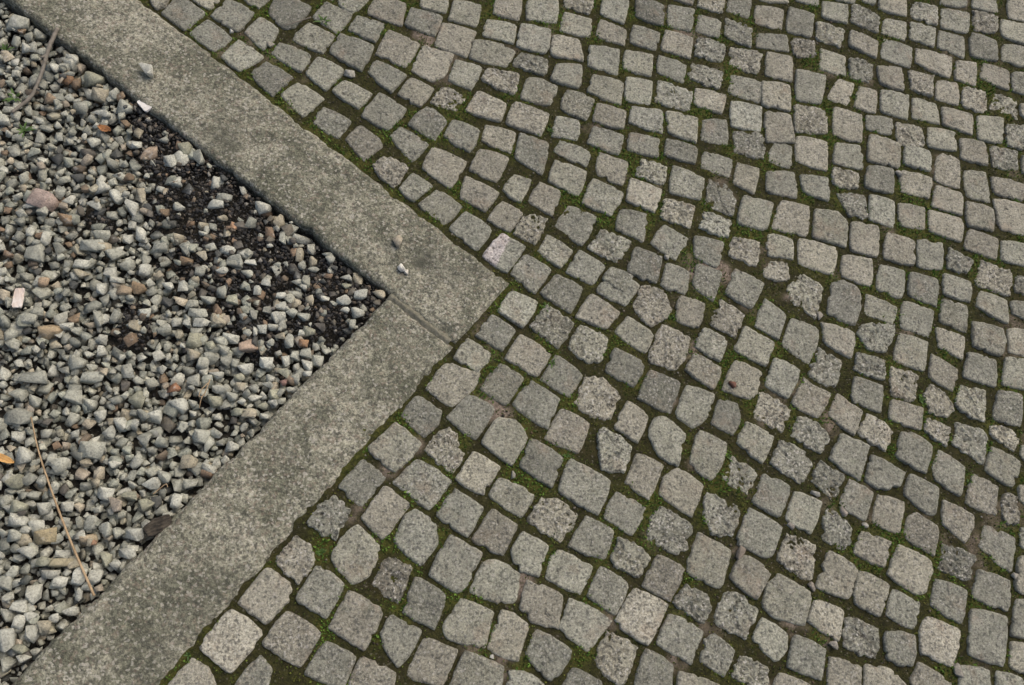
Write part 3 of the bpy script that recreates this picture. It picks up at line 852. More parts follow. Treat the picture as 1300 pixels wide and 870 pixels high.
PALETTE = np.array([(.235, .228, .195), (.215, .213, .188), (.250, .236, .202), (.200, .196, .172),
                    (.262, .246, .214), (.228, .214, .185), (.185, .182, .160), (.240, .236, .205)])
def cobble_geo(poly, fl, seed):
    rs = np.random.default_rng(seed)
    rough = 'p' in fl
    nseg = 60
    o, c = outline(poly, nseg, 3, rough)
    size = math.sqrt(max(1e-6, .5 * abs(np.dot(o[:, 0], np.roll(o[:, 1], -1)) - np.dot(o[:, 1], np.roll(o[:, 0], -1)))))
    ts = [.13, .27, .40, .53, .65, .76, .85, .92, .965, 1.0]
    tilt = rs.normal(0, .014, 2)
    lift = rs.normal(0, .0011)
    P = [np.array([[c[0], c[1], 0.0]])]
    T = [np.zeros(1)]
    for t in ts:
        P.append(np.c_[c + (o - c) * t, np.zeros(nseg)]); T.append(np.full(nseg, t))
    P = np.vstack(P); T = np.concatenate(T)
    x, y = P[:, 0], P[:, 1]
    edge = sstep(.89, 1.0, T)
    z = lift + tilt[0] * (x - c[0]) + tilt[1] * (y - c[1]) - edge ** 2.0 * (.0019 + .0010 * rs.random()) - .0003 * T ** 2
    z = z + fbm(x * 45, y * 45, 21, 3) * (.0022 if rough else .0013) + fbm(x * 210, y * 210, 31, 2) * (.0016 if rough else .0006)
    if rough:
        w_ = worley(x * 115, y * 115, 41, .62)
        pit = 1 - sstep(.22, .62, w_)
        pit = pit * sstep(-.35, .25, fbm(x * 40, y * 40, 51, 2))
        z = z - pit * .0036
    else:
        w_ = worley(x * 105, y * 105, 43, .17)
        pit = 1 - sstep(.12, .34, w_)
        z = z - pit * .0022
    v = o - c
    un = v / np.linalg.norm(v, axis=1, keepdims=True)
    s1 = np.c_[o + un * .0012, z[-nseg:] - .006]
    s2 = np.c_[o - un * .002, np.full(nseg, -.055)]
    V = np.vstack([np.c_[x, y, z], s1, s2])
    pit = np.r_[pit * (.45 if rough else .5), np.zeros(2 * nseg)]
    base = PALETTE[rs.integers(len(PALETTE))] * np.array([.985, 1.0, .915]) * np.clip(rs.normal(1.0, .11), .72, 1.25)
    if 'w' in fl: base = base * (1.02 if rough else 1.18) + .015
    if rough: base = base * rs.uniform(1.0, 1.20)
    tint = np.repeat(base[None], len(V), 0)
    if 'h' in fl:      # one half of the stone is a smooth pale vein
        ang = -.45
        half = ((V[:, 0] - c[0]) * math.cos(ang) + (V[:, 1] - c[1]) * math.sin(ang)) < -.003 + .002 * fbm(V[:, 0] * 120, V[:, 1] * 120, 9, 2)
        tint = np.where(half[:, None], np.array([[.43, .395, .375]]), tint)
    F = [(0, 1 + i, 1 + (i + 1) % nseg) for i in range(nseg)]
    nr = len(ts) + 2
    for r in range(nr - 1):
        a0, b0 = 1 + r * nseg, 1 + (r + 1) * nseg
        for i in range(nseg):
            j = (i + 1) % nseg
            F.append((a0 + i, b0 + i, b0 + j)); F.append((a0 + i, b0 + j, a0 + j))
    ro = float(rs.uniform(.75, 1.0)) if rough else float(max(0, rs.normal(.16, .14)))
    tint = np.c_[tint]
    return V, np.array(F), tint, pit, c, ro

stones = parse()
ALLP = [dense(p_) for p_, _f in stones]
ALLC = np.array([p_.mean(0) for p_ in ALLP])
N_PARTS = 300
centres, rest = [], []

# joint bed: soil, moss cushions, sand
gs = 0.006
gx = np.arange(-1.30, 2.15, gs); gy = np.arange(-.40, 2.20, gs)
X, Y = np.meshgrid(gx, gy)
mossf = .36 + .70 * sstep(.0, .45, fbm(X * 7, Y * 7, 61, 3)) * sstep(-.2, .4, fbm(X * 28, Y * 28, 63, 2))
mossf = mossf + .55 * sstep(.1, .5, fbm(X * 15, Y * 15, 67, 3))
for (mx, my, mr, ms) in MOSS_SPOTS:
    mossf = mossf + ms * np.exp(-((X - mx) ** 2 + (Y - my) ** 2) / (mr * mr))
mossf = np.clip(mossf * (1 + .5 * fbm(X * 60, Y * 60, 65, 2)), 0, 1)
sandf = .35 * sstep(.38, .6, fbm(X * 9, Y * 9, 71, 3))
for (mx, my, mr, ms) in SAND_SPOTS:
    sandf = sandf + ms * np.exp(-((X - mx) ** 2 + (Y - my) ** 2) / (mr * mr))
sandf = np.clip(sandf * (1 + 1.6 * fbm(X * 60, Y * 60, 73, 3)) - .08, 0, 1)
Z = -.0072 + fbm(X * 30, Y * 30, 75, 3) * .0036 + fbm(X * 120, Y * 120, 77, 2) * .0022 + mossf * .0030 + sandf * .0036
Z = np.minimum(Z, -.0036 + .0010 * fbm(X * 70, Y * 70, 79, 2))
bed_z = Z.copy()
ny, nx = X.shape
idx = np.arange(nx * ny).reshape(ny, nx)
q = np.stack([idx[:-1, :-1], idx[:-1, 1:], idx[1:, 1:], idx[1:, :-1]], -1).reshape(-1, 4)
okv = in_paving(X, Y, -.03).ravel()
q = q[okv[q].all(1)]
used = np.unique(q)
remap = np.full(nx * ny, -1); remap[used] = np.arange(len(used))
me = fast_mesh('cobblestone_paving', np.c_[X.ravel(), Y.ravel(), Z.ravel()][used], remap[q], M_SOIL,
               {'moss': mossf.ravel()[used], 'sand': sandf.ravel()[used]})
paving = add('cobblestone_paving', me, kind='structure')

def bed_at(x, y):
    return bed_z[np.clip(((y - gy[0]) / gs).astype(int), 0, ny - 1), np.clip(((x - gx[0]) / gs).astype(int), 0, nx - 1)]

for i, (poly, fl) in enumerate(stones):
    V, F, tint, pit, c, ro = cobble_geo(poly, fl, 100 + i)
    centres.append(c)
    if i < N_PARTS:
        V = V - np.array([c[0], c[1], 0])
        me = fast_mesh('cobblestone', V, F, M_SETT, {'tint': tint, 'pit': pit, 'rough': np.full(len(V), ro)})
        o = add('cobblestone', me, paving, (c[0], c[1], 0))
        if 'h' in fl and i < 400: o['label'] = 'cobblestone with one smooth pale half'
    else:
        rest.append((V, F, tint, pit, np.full(len(V), ro)))
# the paving goes on beyond the frame in the same bond
centres = np.array(centres)
pitch = .079
ang = math.radians(-9)
ca, sa = math.cos(ang), math.sin(ang)
k = 0
placed = list(centres)
for a in range(-40, 45):
    for bb in range(-40, 45):
        u, v = a * pitch + (.5 * pitch if bb % 2 else 0), bb * pitch
        x, y = .5 + u * ca - v * sa, .8 + u * sa + v * ca
        if not (-1.2 < x < 2.05 and -.35 < y < 2.1): continue
        x += random.uniform(-.006, .006); y += random.uniform(-.006, .006)
        if not in_paving(np.array(x), np.array(y), .040): continue
        if np.hypot(*(centres - (x, y)).T).min() < .066: continue
        h = .0325
        poly = np.array([(-h, -h), (h, -h), (h, h), (-h, h)]) * np.array([random.uniform(.88, 1.05), random.uniform(.85, 1.02)])
        poly = poly + np.array([[random.uniform(-.005, .005) for _ in range(2)] for _ in range(4)])
        poly = np.c_[x + poly[:, 0] * ca - poly[:, 1] * sa, y + poly[:, 0] * sa + poly[:, 1] * ca]
        k += 1
        V, F, tint, pit, c, ro = cobble_geo(poly, 'p' if random.random() < .25 else '', 5000 + k)
        rest.append((V, F, tint, pit, np.full(len(V), ro)))
        placed.append(c)
def join(parts):
    V, F, A, B, R, off = [], [], [], [], [], 0
    for (v, f, a, bq, rr) in parts:
        V.append(v); F.append(f + off); A.append(a); B.append(bq); R.append(rr); off += len(v)
    return np.vstack(V), np.vstack(F), np.vstack(A), np.concatenate(B), np.concatenate(R)
V, F, A, B, R = join(rest)
add('cobblestones', fast_mesh('cobblestones', V, F, M_SETT, {'tint': A, 'pit': B, 'rough': R}), paving, kind='stuff')

# ------------------------------------------------------------------ moss shoots in the joints
SHOOT = 90000
cand = RNG.random((SHOOT * 7, 2)) * np.array([gx[-1] - gx[0], gy[-1] - gy[0]]) + np.array([gx[0], gy[0]])
fi = (np.clip(((cand[:, 1] - gy[0]) / gs).astype(int), 0, ny - 1), np.clip(((cand[:, 0] - gx[0]) / gs).astype(int), 0, nx - 1))
mval = mossf[fi]
# keep only what grows in the joints: grid mask of the stones
mask = np.zeros((ny, nx), bool)
for poly, fl in stones:
    o, c = outline(poly, 40, 3, False)
    o = c + (o - c) * .95
    x0, x1 = np.searchsorted(gx, [o[:, 0].min(), o[:, 0].max()]); y0, y1 = np.searchsorted(gy, [o[:, 1].min(), o[:, 1].max()])
    xs, ys = np.meshgrid(gx[x0:x1], gy[y0:y1])
    inside = np.zeros(xs.shape, bool)
    for i in range(len(o)):
        a_, b_ = o[i], o[(i + 1) % len(o)]
        cr = ((a_[1] > ys) != (b_[1] > ys)) & (xs < (b_[0] - a_[0]) * (ys - a_[1]) / (b_[1] - a_[1] + 1e-12) + a_[0])
        inside ^= cr
    mask[y0:y1, x0:x1] |= inside
ok = (RNG.random(len(cand)) < np.clip(mval * 1.1 - .12, 0, 1)) & ~mask[fi] & in_paving(cand[:, 0], cand[:, 1], .003)
cand = cand[ok][:SHOOT]; mval = mval[ok][:SHOOT]
nS = len(cand)
zb = bed_at(cand[:, 0], cand[:, 1]) - .001
ha = RNG.random(nS) * 6.283
ln = RNG.uniform(.0025, .0060, nS) * (.6 + .8 * mval)
lean = RNG.uniform(.1, .9, nS)
wd = RNG.uniform(.0008, .0017, nS)
d = np.c_[np.cos(ha), np.sin(ha)]; pr = np.c_[-d[:, 1], d[:, 0]]
p0 = np.c_[cand + pr * wd[:, None], zb]; p1 = np.c_[cand - pr * wd[:, None], zb]
m0 = np.c_[cand + d * (ln * lean * .4)[:, None] + pr * wd[:, None] * 1.2, zb + ln * .65]
m1 = np.c_[cand + d * (ln * lean * .4)[:, None] - pr * wd[:, None] * 1.2, zb + ln * .65]
tp = np.c_[cand + d * (ln * lean * 1.1)[:, None], zb + ln]
V = np.stack([p0, p1, m1, m0, tp], 1).reshape(-1, 3)
bi = np.arange(nS)[:, None] * 5
F = np.concatenate([bi + [0, 1, 2], bi + [0, 2, 3], bi + [3, 2, 4]], 0)
hue = RNG.random(nS)[:, None]
tc_b = np.array([[.085, .165, .025]])
yel = sstep(.05, .45, fbm(cand[:, 0] * 9, cand[:, 1] * 9, 81, 2))[:, None]
tc = (1 - hue) * np.array([[.038, .052, .013]]) + hue * np.array([[.105, .135, .026]])
tc = tc * (1 - .6 * yel) + .6 * yel * np.array([[.120, .115, .020]])
br_ = sstep(.55, .95, mval)[:, None]
tc = tc * (1 - .7 * br_) + .7 * br_ * tc_b * (.6 + .8 * hue)
add('moss', fast_mesh('moss', V, F, M_MOSS, {'tint': np.repeat(tc, 5, 0)}, smooth=False), kind='stuff')

# crumbs of stone and grit lying in the joints
nC = 9000
cc = RNG.random((nC * 5, 2)) * np.array([gx[-1] - gx[0], gy[-1] - gy[0]]) + np.array([gx[0], gy[0]])
ci_ = (np.clip(((cc[:, 1] - gy[0]) / gs).astype(int), 0, ny - 1), np.clip(((cc[:, 0] - gx[0]) / gs).astype(int), 0, nx - 1))
dens = np.clip(.25 + 1.6 * fbm(cc[:, 0] * 12, cc[:, 1] * 12, 91, 3) + sandf[ci_], .06, 1)
okc = ~mask[ci_] & in_paving(cc[:, 0], cc[:, 1], .004) & (RNG.random(len(cc)) < dens)
cc = cc[okc][:nC]
OCT = np.array([(1, 0, 0), (-1, 0, 0), (0, 1, 0), (0, -1, 0), (0, 0, 1), (0, 0, -1)], float)
OCF = np.array([(0, 2, 4), (2, 1, 4), (1, 3, 4), (3, 0, 4), (2, 0, 5), (1, 2, 5), (3, 1, 5), (0, 3, 5)])
nC = len(cc)
rr_ = .0007 + .0026 * RNG.random(nC) ** 3
vv = OCT[None] * (1 + RNG.normal(0, .28, (nC, 6, 1))) * rr_[:, None, None] * RNG.uniform(.6, 1.2, (nC, 1, 3))
th_ = RNG.random(nC) * 6.283
vx = vv[..., 0] * np.cos(th_)[:, None] - vv[..., 1] * np.sin(th_)[:, None]; vy = vv[..., 0] * np.sin(th_)[:, None] + vv[..., 1] * np.cos(th_)[:, None]
V = np.stack([vx + cc[:, :1], vy + cc[:, 1:], vv[..., 2] + (bed_at(cc[:, 0], cc[:, 1]) + rr_ * .3)[:, None]], -1).reshape(-1, 3)
F = (OCF[None] + (np.arange(nC) * 6)[:, None, None]).reshape(-1, 3)
CC = np.array([(.05, .04, .03), (.09, .075, .055), (.16, .14, .11), (.24, .22, .185), (.03, .027, .022), (.13, .09, .06)])
tc = CC[RNG.choice(6, size=nC, p=[.30, .24, .14, .06, .16, .10])]
add('joint_grit', fast_mesh('joint_grit', V, F, M_GRIT, {'tint': np.repeat(tc, 6, 0)}, smooth=False), kind='stuff')
# ------------------------------------------------------------------ kerb stones
DIPS = [(0.0596, 0.842, 0.0457, 0.006), (0.0889, 0.8163, 0.028, 0.004), (0.1454, 0.9062, 0.0217, 0.002), (-0.2986, 1.1104, 0.0366, 0.003),
 (0.0586, 0.7446, 0.0119, 0.004), (0.0841, 0.7213, 0.0119, 0.004), (0.1094, 0.6963, 0.0118, 0.005), (0.128, 0.6746, 0.0101, 0.006),
 (-0.0293, 0.4653, 0.0216, 0.004), (-0.1847, 0.2996, 0.0143, 0.003)]
STAINS = [(0.0716, 0.8336, 0.0386, 0.55), (0.0634, 0.8292, 0.0088, 1.0), (0.0214, 0.8389, 0.0175, 0.5), (-0.3722, 1.1023, 0.0398, 0.5),
 (-0.3374, 1.0859, 0.0325, 0.45), (-0.4401, 1.3149, 0.0268, 0.3), (0.1479, 0.8023, 0.0316, 0.35), (0.1812, 0.8236, 0.0213, 0.3),
 (0.0548, 0.6438, 0.0231, 0.35), (-0.029, 0.4606, 0.0185, 0.4), (-0.1748, 0.4199, 0.0388, 0.25), (-0.2712, 0.1437, 0.067, 0.3),
 (-0.3641, 0.0511, 0.064, 0.25), (0.2151, 0.8356, 0.0161, 0.4), (0.0069, 0.8639, 0.0141, 0.4)]
def kerb_mesh(name, A0, A1, B0, B1, seed, ztop):
    """A0-A1 is the gravel side, B0-B1 the paving side, both running the same way"""
    L = np.linalg.norm(A1 - A0)
    ns = int(L / .005)
    s = np.linspace(0, 1, ns)
    cross = np.r_[0, .004, .009, np.linspace(.015, .985 * .19, 34), .19 - .009 + .0065, .19 - .004 + .0025, .19] / .19
    cross = np.unique(np.clip(cross, 0, 1))
    S, Tt = np.meshgrid(s, cross, indexing='ij')
    PA = A0 + (A1 - A0) * S[..., None]; PB = B0 + (B1 - B0) * S[..., None]
    P = PA * (1 - Tt[..., None]) + PB * Tt[..., None]
    w = np.linalg.norm(B0 - A0)
    nrm = (PB - PA) / np.linalg.norm(PB - PA, axis=-1, keepdims=True)
    # wobble of the two long edges
    wa = fbm(S * L * 26, S * 0 + 2.2, seed, 5) * .0055 + np.maximum(0, fbm(S * L * 60, S * 0 + 8.8, seed + 1, 2) - .25) * .010
    wb = fbm(S * L * 24, S * 0 + 5.2, seed + 2, 4) * .0046 + np.minimum(0, -fbm(S * L * 55, S * 0 + 3.8, seed + 3, 2) + .22) * .012
    P = P + nrm * (wa * (1 - Tt) ** 3 + wb * Tt ** 3)[..., None]
    tl = (fbm(Tt * 8, Tt * 0 + 4.4, seed + 5, 3)) * .003
    along = (A1 - A0) / L
    P = P + along * (tl * (sstep(.96, 1, S) + sstep(.04, 0, S)))[..., None]
    x, y = P[..., 0], P[..., 1]
    ed = np.minimum(np.minimum(Tt, 1 - Tt) * w, np.minimum(S, 1 - S) * L)
    z = ztop - .0075 * (1 - sstep(0, .011, ed)) ** 1.3
    z = z + fbm(x * 14, y * 14, seed + 7, 3) * .0030 + fbm(x * 75, y * 75, seed + 8, 3) * .0026
    for (dx, dy, dr, dd) in DIPS:
        z = z - dd * np.exp(-((x - dx) ** 2 + (y - dy) ** 2) / (dr * dr))
    st = np.zeros_like(x)
    for (dx, dy, dr, dd) in STAINS:
        st = st + dd * np.exp(-((x - dx) ** 2 + (y - dy) ** 2) / (dr * dr))
    st = np.clip(st * (1 + .8 * fbm(x * 30, y * 30, seed + 9, 3)), 0, 1)
    nc = len(cross)
    top = np.c_[x.ravel(), y.ravel(), z.ravel()]
    I = np.arange(ns * nc).reshape(ns, nc)
    quads = [np.stack([I[:-1, :-1], I[1:, :-1], I[1:, 1:], I[:-1, 1:]], -1).reshape(-1, 4)]
    rim = np.concatenate([I[:, 0], I[-1, 1:], I[-2::-1, -1], I[0, -2:0:-1]])
    nr = len(rim)
    V = [top]; off = len(top); prev = rim
    ctr = top[:, :2].mean(0)
    for depth in (.012, .03, .06, .11):
        p = top[rim].copy()
        p[:, 2] = np.minimum(p[:, 2], ztop) - depth
        p[:, :2] += np.c_[vnoise(p[:, 0] * 70, p[:, 1] * 70, seed + 12, p[:, 2] * 90), vnoise(p[:, 0] * 70, p[:, 1] * 70, seed + 13, p[:, 2] * 90)] * .0018
        V.append(p)
        cur = np.arange(nr) + off; off += nr
        quads.append(np.stack([prev, cur, np.roll(cur, -1), np.roll(prev, -1)], -1))
        prev = cur
    V = np.vstack(V)
    st = np.r_[st.ravel(), np.zeros(len(V) - len(top))]
    quads = np.vstack(quads)
    me = fast_mesh(name, V, quads, M_KERB, {'stain': st})
    bm = bmesh.new(); bm.from_mesh(me); bmesh.ops.recalc_face_normals(bm, faces=bm.faces); bm.to_mesh(me); bm.free()
    return me
uA = U_IN[0] + (U_IN[0] - U_IN[1]) * .45; uB = U_OUT[0] + (U_OUT[0] - U_OUT[1]) * .45
uA1 = sect(U_IN, L_OUT); uB1 = sect(U_OUT, L_OUT)
kz = .003
kerb_a = add('kerb_stone', kerb_mesh('kerb_stone', uA, uA1, uB, uB1, 200, kz),
             label='long grey granite kerb stone whose squared end forms the outer corner', category='kerb', group='kerb stones round the gravel bed')
gap = (U_IN[1] - U_OUT[1]) / np.linalg.norm(U_IN[1] - U_OUT[1]) * .006
ld = (L_IN[1] - L_IN[0]) / np.linalg.norm(L_IN[1] - L_IN[0])
lA0 = sect(U_IN, L_IN) + ld * .006; lB0 = sect(U_IN, L_OUT) + ld * .006
lA1 = L_IN[1] + ld * .45; lB1 = L_OUT[1] + (L_OUT[1] - L_OUT[0]) / np.linalg.norm(L_OUT[1] - L_OUT[0]) * .45
kerb_b = add('kerb_stone', kerb_mesh('kerb_stone', lA0, lA1, lB0, lB1, 300, kz - .002),
             label='grey granite kerb stone butting against the side of the corner kerb stone', category='kerb', group='kerb stones round the gravel bed')
# mortar in the joint between both kerb stones
u = np.linspace(0, .93, 60)
a_, b_ = sect(U_IN, L_IN), sect(U_IN, L_OUT)
pts = a_ + (b_ - a_) * u[:, None]
V, Fq = [], []
for j, (off_, dz) in enumerate(((-.007, -.008), (.000, -.0020), (.003, -.0006), (.006, -.0020), (.013, -.008))):
    zz = kz + dz + vnoise(pts[:, 0] * 160, pts[:, 1] * 160, 90 + j) * .0016
    V.append(np.c_[pts + ld * off_ + np.c_[vnoise(pts[:, 0] * 90, pts[:, 1] * 90, 95 + j)] * .0012, zz])
V = np.vstack(V)
for j in range(4):
    for i in range(59):
        Fq.append((j * 60 + i, j * 60 + i + 1, (j + 1) * 60 + i + 1, (j + 1) * 60 + i))
add('mortar_joint', fast_mesh('mortar_joint', V, np.array(Fq), M_MORTAR), kerb_a)

# ------------------------------------------------------------------ gravel bed
BED_Z = -.045
gcorn = sect(U_IN, L_IN)
hs = .0025
hx0, hx1, hy0, hy1 = -1.22, .06, -.30, 1.62
HX, HY = np.meshgrid(np.arange(hx0, hx1, hs), np.arange(hy0, hy1, hs))
HM = BED_Z + fbm(HX * 20, HY * 20, 120, 3) * .004
ID = np.full(HM.shape, -1)
hny, hnx = HM.shape
s4 = 4
Xb, Yb, Zb = HX[::s4, ::s4], HY[::s4, ::s4], HM[::s4, ::s4]
nyb, nxb = Xb.shape
ib = np.arange(nyb * nxb).reshape(nyb, nxb)
q = np.stack([ib[:-1, :-1], ib[:-1, 1:], ib[1:, 1:], ib[1:, :-1]], -1).reshape(-1, 4)
okv = in_gravel(Xb, Yb, -.05).ravel()
q = q[okv[q].all(1)]
used = np.unique(q); remap = np.full(nyb * nxb, -1); remap[used] = np.arange(len(used))
add('gravel_bed', fast_mesh('gravel_bed', np.c_[Xb.ravel(), Yb.ravel(), Zb.ravel() - .004][used], remap[q], M_BED), kind='structure')

def ico(sub):
    bm = bmesh.new(); bmesh.ops.create_icosphere(bm, subdivisions=sub, radius=1)
    v = np.array([p.co[:] for p in bm.verts]); f = np.array([[p.index for p in t.verts] for t in bm.faces]); bm.free()
    return v / np.linalg.norm(v, axis=1, keepdims=True), f
ICO2, ICOF2 = ico(3)
ICO0, ICOF0 = ico(1)
def crushed(rs, dirs, p=24):
    nn, dd = planes(rs)
    return dirs / (((np.maximum(dirs @ nn.T, 1e-3) / dd) ** p).sum(1) ** (1 / p))[:, None]
def planes(rs):
    k = rs.integers(5, 9)
    nn = rs.normal(size=(k, 3)); nn /= np.linalg.norm(nn, axis=1, keepdims=True)
    nn = np.vstack([nn, np.array([[0, 0, 1], [0, 0, -1], [1, 0, 0], [-1, 0, 0], [0, 1, 0], [0, -1, 0]]) + rs.normal(0, .24, (6, 3))])
    nn /= np.linalg.norm(nn, axis=1, keepdims=True)
    return nn, np.r_[rs.uniform(.66, 1.0, k), rs.uniform(.80, 1.0, 6)]
def hull(P):
    bm = bmesh.new()
    for p_ in P: bm.verts.new(p_)
    r_ = bmesh.ops.convex_hull(bm, input=bm.verts[:])
    junk = [g_ for g_ in r_['geom_interior'] if isinstance(g_, bmesh.types.BMVert)]
    if junk: bmesh.ops.delete(bm, geom=junk, context='VERTS')
    bmesh.ops.remove_doubles(bm, verts=bm.verts[:], dist=.02)
    bmesh.ops.triangulate(bm, faces=bm.faces[:])
    bmesh.ops.recalc_face_normals(bm, faces=bm.faces[:])
    bm.verts.index_update()
    v_ = np.array([q_.co[:] for q_ in bm.verts]); f_ = np.array([[q_.index for q_ in g_.verts] for g_ in bm.faces]); bm.free()
    return v_, f_
def polytope(rs):
    """a broken stone: the space inside a dozen random planes, its corners slightly worn"""
    nn, dd = planes(rs)
    dv = nn / dd[:, None]
    _v, f_ = hull(dv)
    pts = []
    for tri in f_:
        A_ = _v[tri]
        if abs(np.linalg.det(A_)) < 1e-4: continue
        q_ = np.linalg.solve(A_, np.ones(3))
        if np.linalg.norm(q_) < 1.7: pts.append(q_)
    pts = np.array(pts)
    ctr = pts.mean(0)
    worn = []
    for p_ in pts:                                 # cut each corner back to three points
        o_ = np.argsort(((pts - p_) ** 2).sum(1))[1:4]
        for j in o_: worn.append(p_ + (pts[j] - p_) * min(.35, .10 / max(.05, np.linalg.norm(pts[j] - p_))) + rs.normal(0, .008, 3))
    v_, f2 = hull(np.array(worn))
    c_ = np.maximum(ICO2 @ nn.T, 1e-3) / dd
    return ICO2 / c_.max(1)[:, None], v_, f2
SHAPES, HULLS = [], []
rs = np.random.default_rng(5)
for i in range(48):
    dn, hv, hf = polytope(rs)
    SHAPES.append(dn); HULLS.append((hv, hf))

FULL = sorted(range(len(SHAPES)), key=lambda i: -np.linalg.norm(SHAPES[i], axis=1).min())[:18]

def rotm(yaw, tx, ty):
    return np.array((Matrix.Rotation(yaw, 3, 'Z') @ Matrix.Rotation(tx, 3, 'X') @ Matrix.Rotation(ty, 3, 'Y')))

GRIT_LINE = [(-0.6058, 1.2195, 0.0218, -0.4535, 1.0728, 0.0531), (-0.4535, 1.0728, 0.0567, -0.3613, 0.9201, 0.1059),
 (-0.3602, 0.9108, 0.109, -0.2619, 0.8169, 0.1338), (-0.2619, 0.8169, 0.1338, -0.1189, 0.7372, 0.1029),
 (-0.1189, 0.7372, 0.1029, -0.018, 0.7534, 0.0371), (-0.1604, 0.664, 0.0484, -0.2454, 0.6586, 0.0478),
 (-0.4849, 0.6431, 0.0309, -0.4883, 0.6852, 0.025), (-0.588, 0.8939, 0.0248, -0.5753, 0.8821, 0.0198),
 (-0.5617, 1.1459, 0.0179, -0.495, 1.0229, 0.0347)]
def gritness(x, y):
    g = np.zeros_like(x)
    for (ax, ay, ar, bx, by, br) in GRIT_LINE:
        ar, br = ar * 1.25, br * 1.25
        ab = np.array([bx - ax, by - ay]); l2 = ab @ ab
        t = np.clip(((x - ax) * ab[0] + (y - ay) * ab[1]) / l2, 0, 1)
        dist = np.hypot(x - ax - t * ab[0], y - ay - t * ab[1]) / (ar + (br - ar) * t)
        g = np.maximum(g, 1 - sstep(.35, 1.25, dist + .75 * fbm(x * 17, y * 17, 140, 4)))
    return g

GG = gritness(HX, HY)
def grit_at(x, y):
    return float(GG[min(hny - 1, max(0, int((y - hy0) / hs))), min(hnx - 1, max(0, int((x - hx0) / hs)))])
def ingr(x, y, m):
    return in_gravel(x, y, m)
def drop(V, embed=.22):
    """rest a stone on what lies below it; V is centred on its xy place"""
    cx = np.clip(((V[:, 0] - hx0) / hs).astype(int), 0, hnx - 1); cy = np.clip(((V[:, 1] - hy0) / hs).astype(int), 0, hny - 1)
    low = V[:, 2] < 0
    need = HM[cy[low], cx[low]] - V[low, 2]
    z = np.quantile(need, 1 - embed)
    return z, cx, cy
def stamp(V, cx, cy, ident):
    up = V[:, 2] >= np.median(V[:, 2]) - 1e-4
    cx, cy, z = cx[up], cy[up], V[up, 2]
    for ax in (-1, 0, 1):
        for ay in (-1, 0, 1):
            xx = np.clip(cx + ax, 0, hnx - 1); yy = np.clip(cy + ay, 0, hny - 1)
            hi = z > HM[yy, xx]
            ID[yy[hi], xx[hi]] = ident
            np.maximum.at(HM, (yy, xx), z)

GREYS = np.array([(.31, .31, .275), (.355, .353, .318), (.26, .262, .235), (.41, .405, .365), (.22, .224, .20), (.325, .322, .278), (.28, .287, .25)])
TANS = np.array([(.34, .305, .24), (.30, .265, .205), (.37, .325, .26), (.29, .27, .215), (.33, .285, .235)])
BROWN = np.array([(.18, .140, .105), (.20, .145, .10), (.15, .118, .09), (.22, .155, .11)])
DARK = np.array([(.085, .085, .08), (.11, .10, .09), (.07, .072, .072), (.13, .115, .095)])
GS = []        # every gravel stone: dict
def lay(x, y, a, b_, c_, yaw, col, kind='', shape=None, tilt=.28, embed=.34, label=None):
    si = shape if shape is not None else random.randrange(len(SHAPES))
    RM = rotm(yaw, random.gauss(0, tilt), random.gauss(0, tilt)).T
    V = (SHAPES[si] * np.array([a, b_, c_])) @ RM + np.array([x, y, 0])
    HV = (HULLS[si][0] * np.array([a, b_, c_])) @ RM + np.array([x, y, 0])
    # keep clear of the kerb faces
    for line in (U_IN, L_IN):
        sd = side(line, V[:, 0], V[:, 1]).max()
        if sd > -.002:
            a0, a1 = line; dd = (a1 - a0) / np.linalg.norm(a1 - a0)
            V[:, :2] -= np.array([-dd[1], dd[0]]) * (sd + .002); HV[:, :2] -= np.array([-dd[1], dd[0]]) * (sd + .002)
    z, cx, cy = drop(V, embed)
    top = V[:, 2].max() + z
    if top > -.002: z -= (top + .002)
    V[:, 2] += z; HV[:, 2] += z
    stamp(V, cx, cy, len(GS))
    GS.append(dict(V=HV, F=HULLS[si][1], col=np.array(col), kind=kind, size=max(a, b_), asp=max(a, b_) / min(a, b_), label=label, own=label is not None, c=V.mean(0)))

# grit first: small dark crumbs over the whole bed, piled up along kerb A
grit_parts = []
NG = 34000
gp = RNG.random((NG * 4, 2)) * np.array([hx1 - hx0, hy1 - hy0]) + np.array([hx0, hy0])
gr = gritness(gp[:, 0], gp[:, 1])
ok = in_gravel(gp[:, 0], gp[:, 1], .002) & (RNG.random(len(gp)) < .13 + .87 * gr)
gp, gr = gp[ok][:NG], gr[ok][:NG]
HM += .027 * GG                 # the grit is heaped there
gv, gt = [], []
crumbs = [crushed(rs, ICO0, 12) * (1 + rs.normal(0, .20, (len(ICO0), 1))) for _ in range(20)]
GCOL = np.array([(.034, .033, .031), (.024, .024, .024), (.050, .045, .038), (.08, .065, .05), (.032, .032, .033), (.06, .058, .052), (.12, .10, .08), (.20, .19, .165)])
gw = np.array([.24, .24, .14, .08, .12, .08, .05, .05])
gpick = RNG.choice(8, p=gw, size=len(gp))
GROT = [rotm(random.uniform(0, 6.28), random.uniform(0, 6.28), 0).T for _ in range(200)]
for i in range(len(gp)):
    r = .0009 + .0056 * random.random() ** 2.8
    v = (crumbs[i % 20] * np.array([r, r * random.uniform(.6, 1), r * random.uniform(.5, .9)])) @ GROT[random.randrange(200)]
    ci = min(hnx - 1, int((gp[i, 0] - hx0) / hs)); cj = min(hny - 1, int((gp[i, 1] - hy0) / hs))
    v = v + np.array([gp[i, 0], gp[i, 1], HM[cj, ci] + random.uniform(-.001, .004)])
    gv.append(v); gt.append(np.repeat(GCOL[gpick[i]][None], len(v), 0))
nv0 = len(ICO0)
GF = (ICOF0[None] + (np.arange(len(gv)) * nv0)[:, None, None]).reshape(-1, 3)
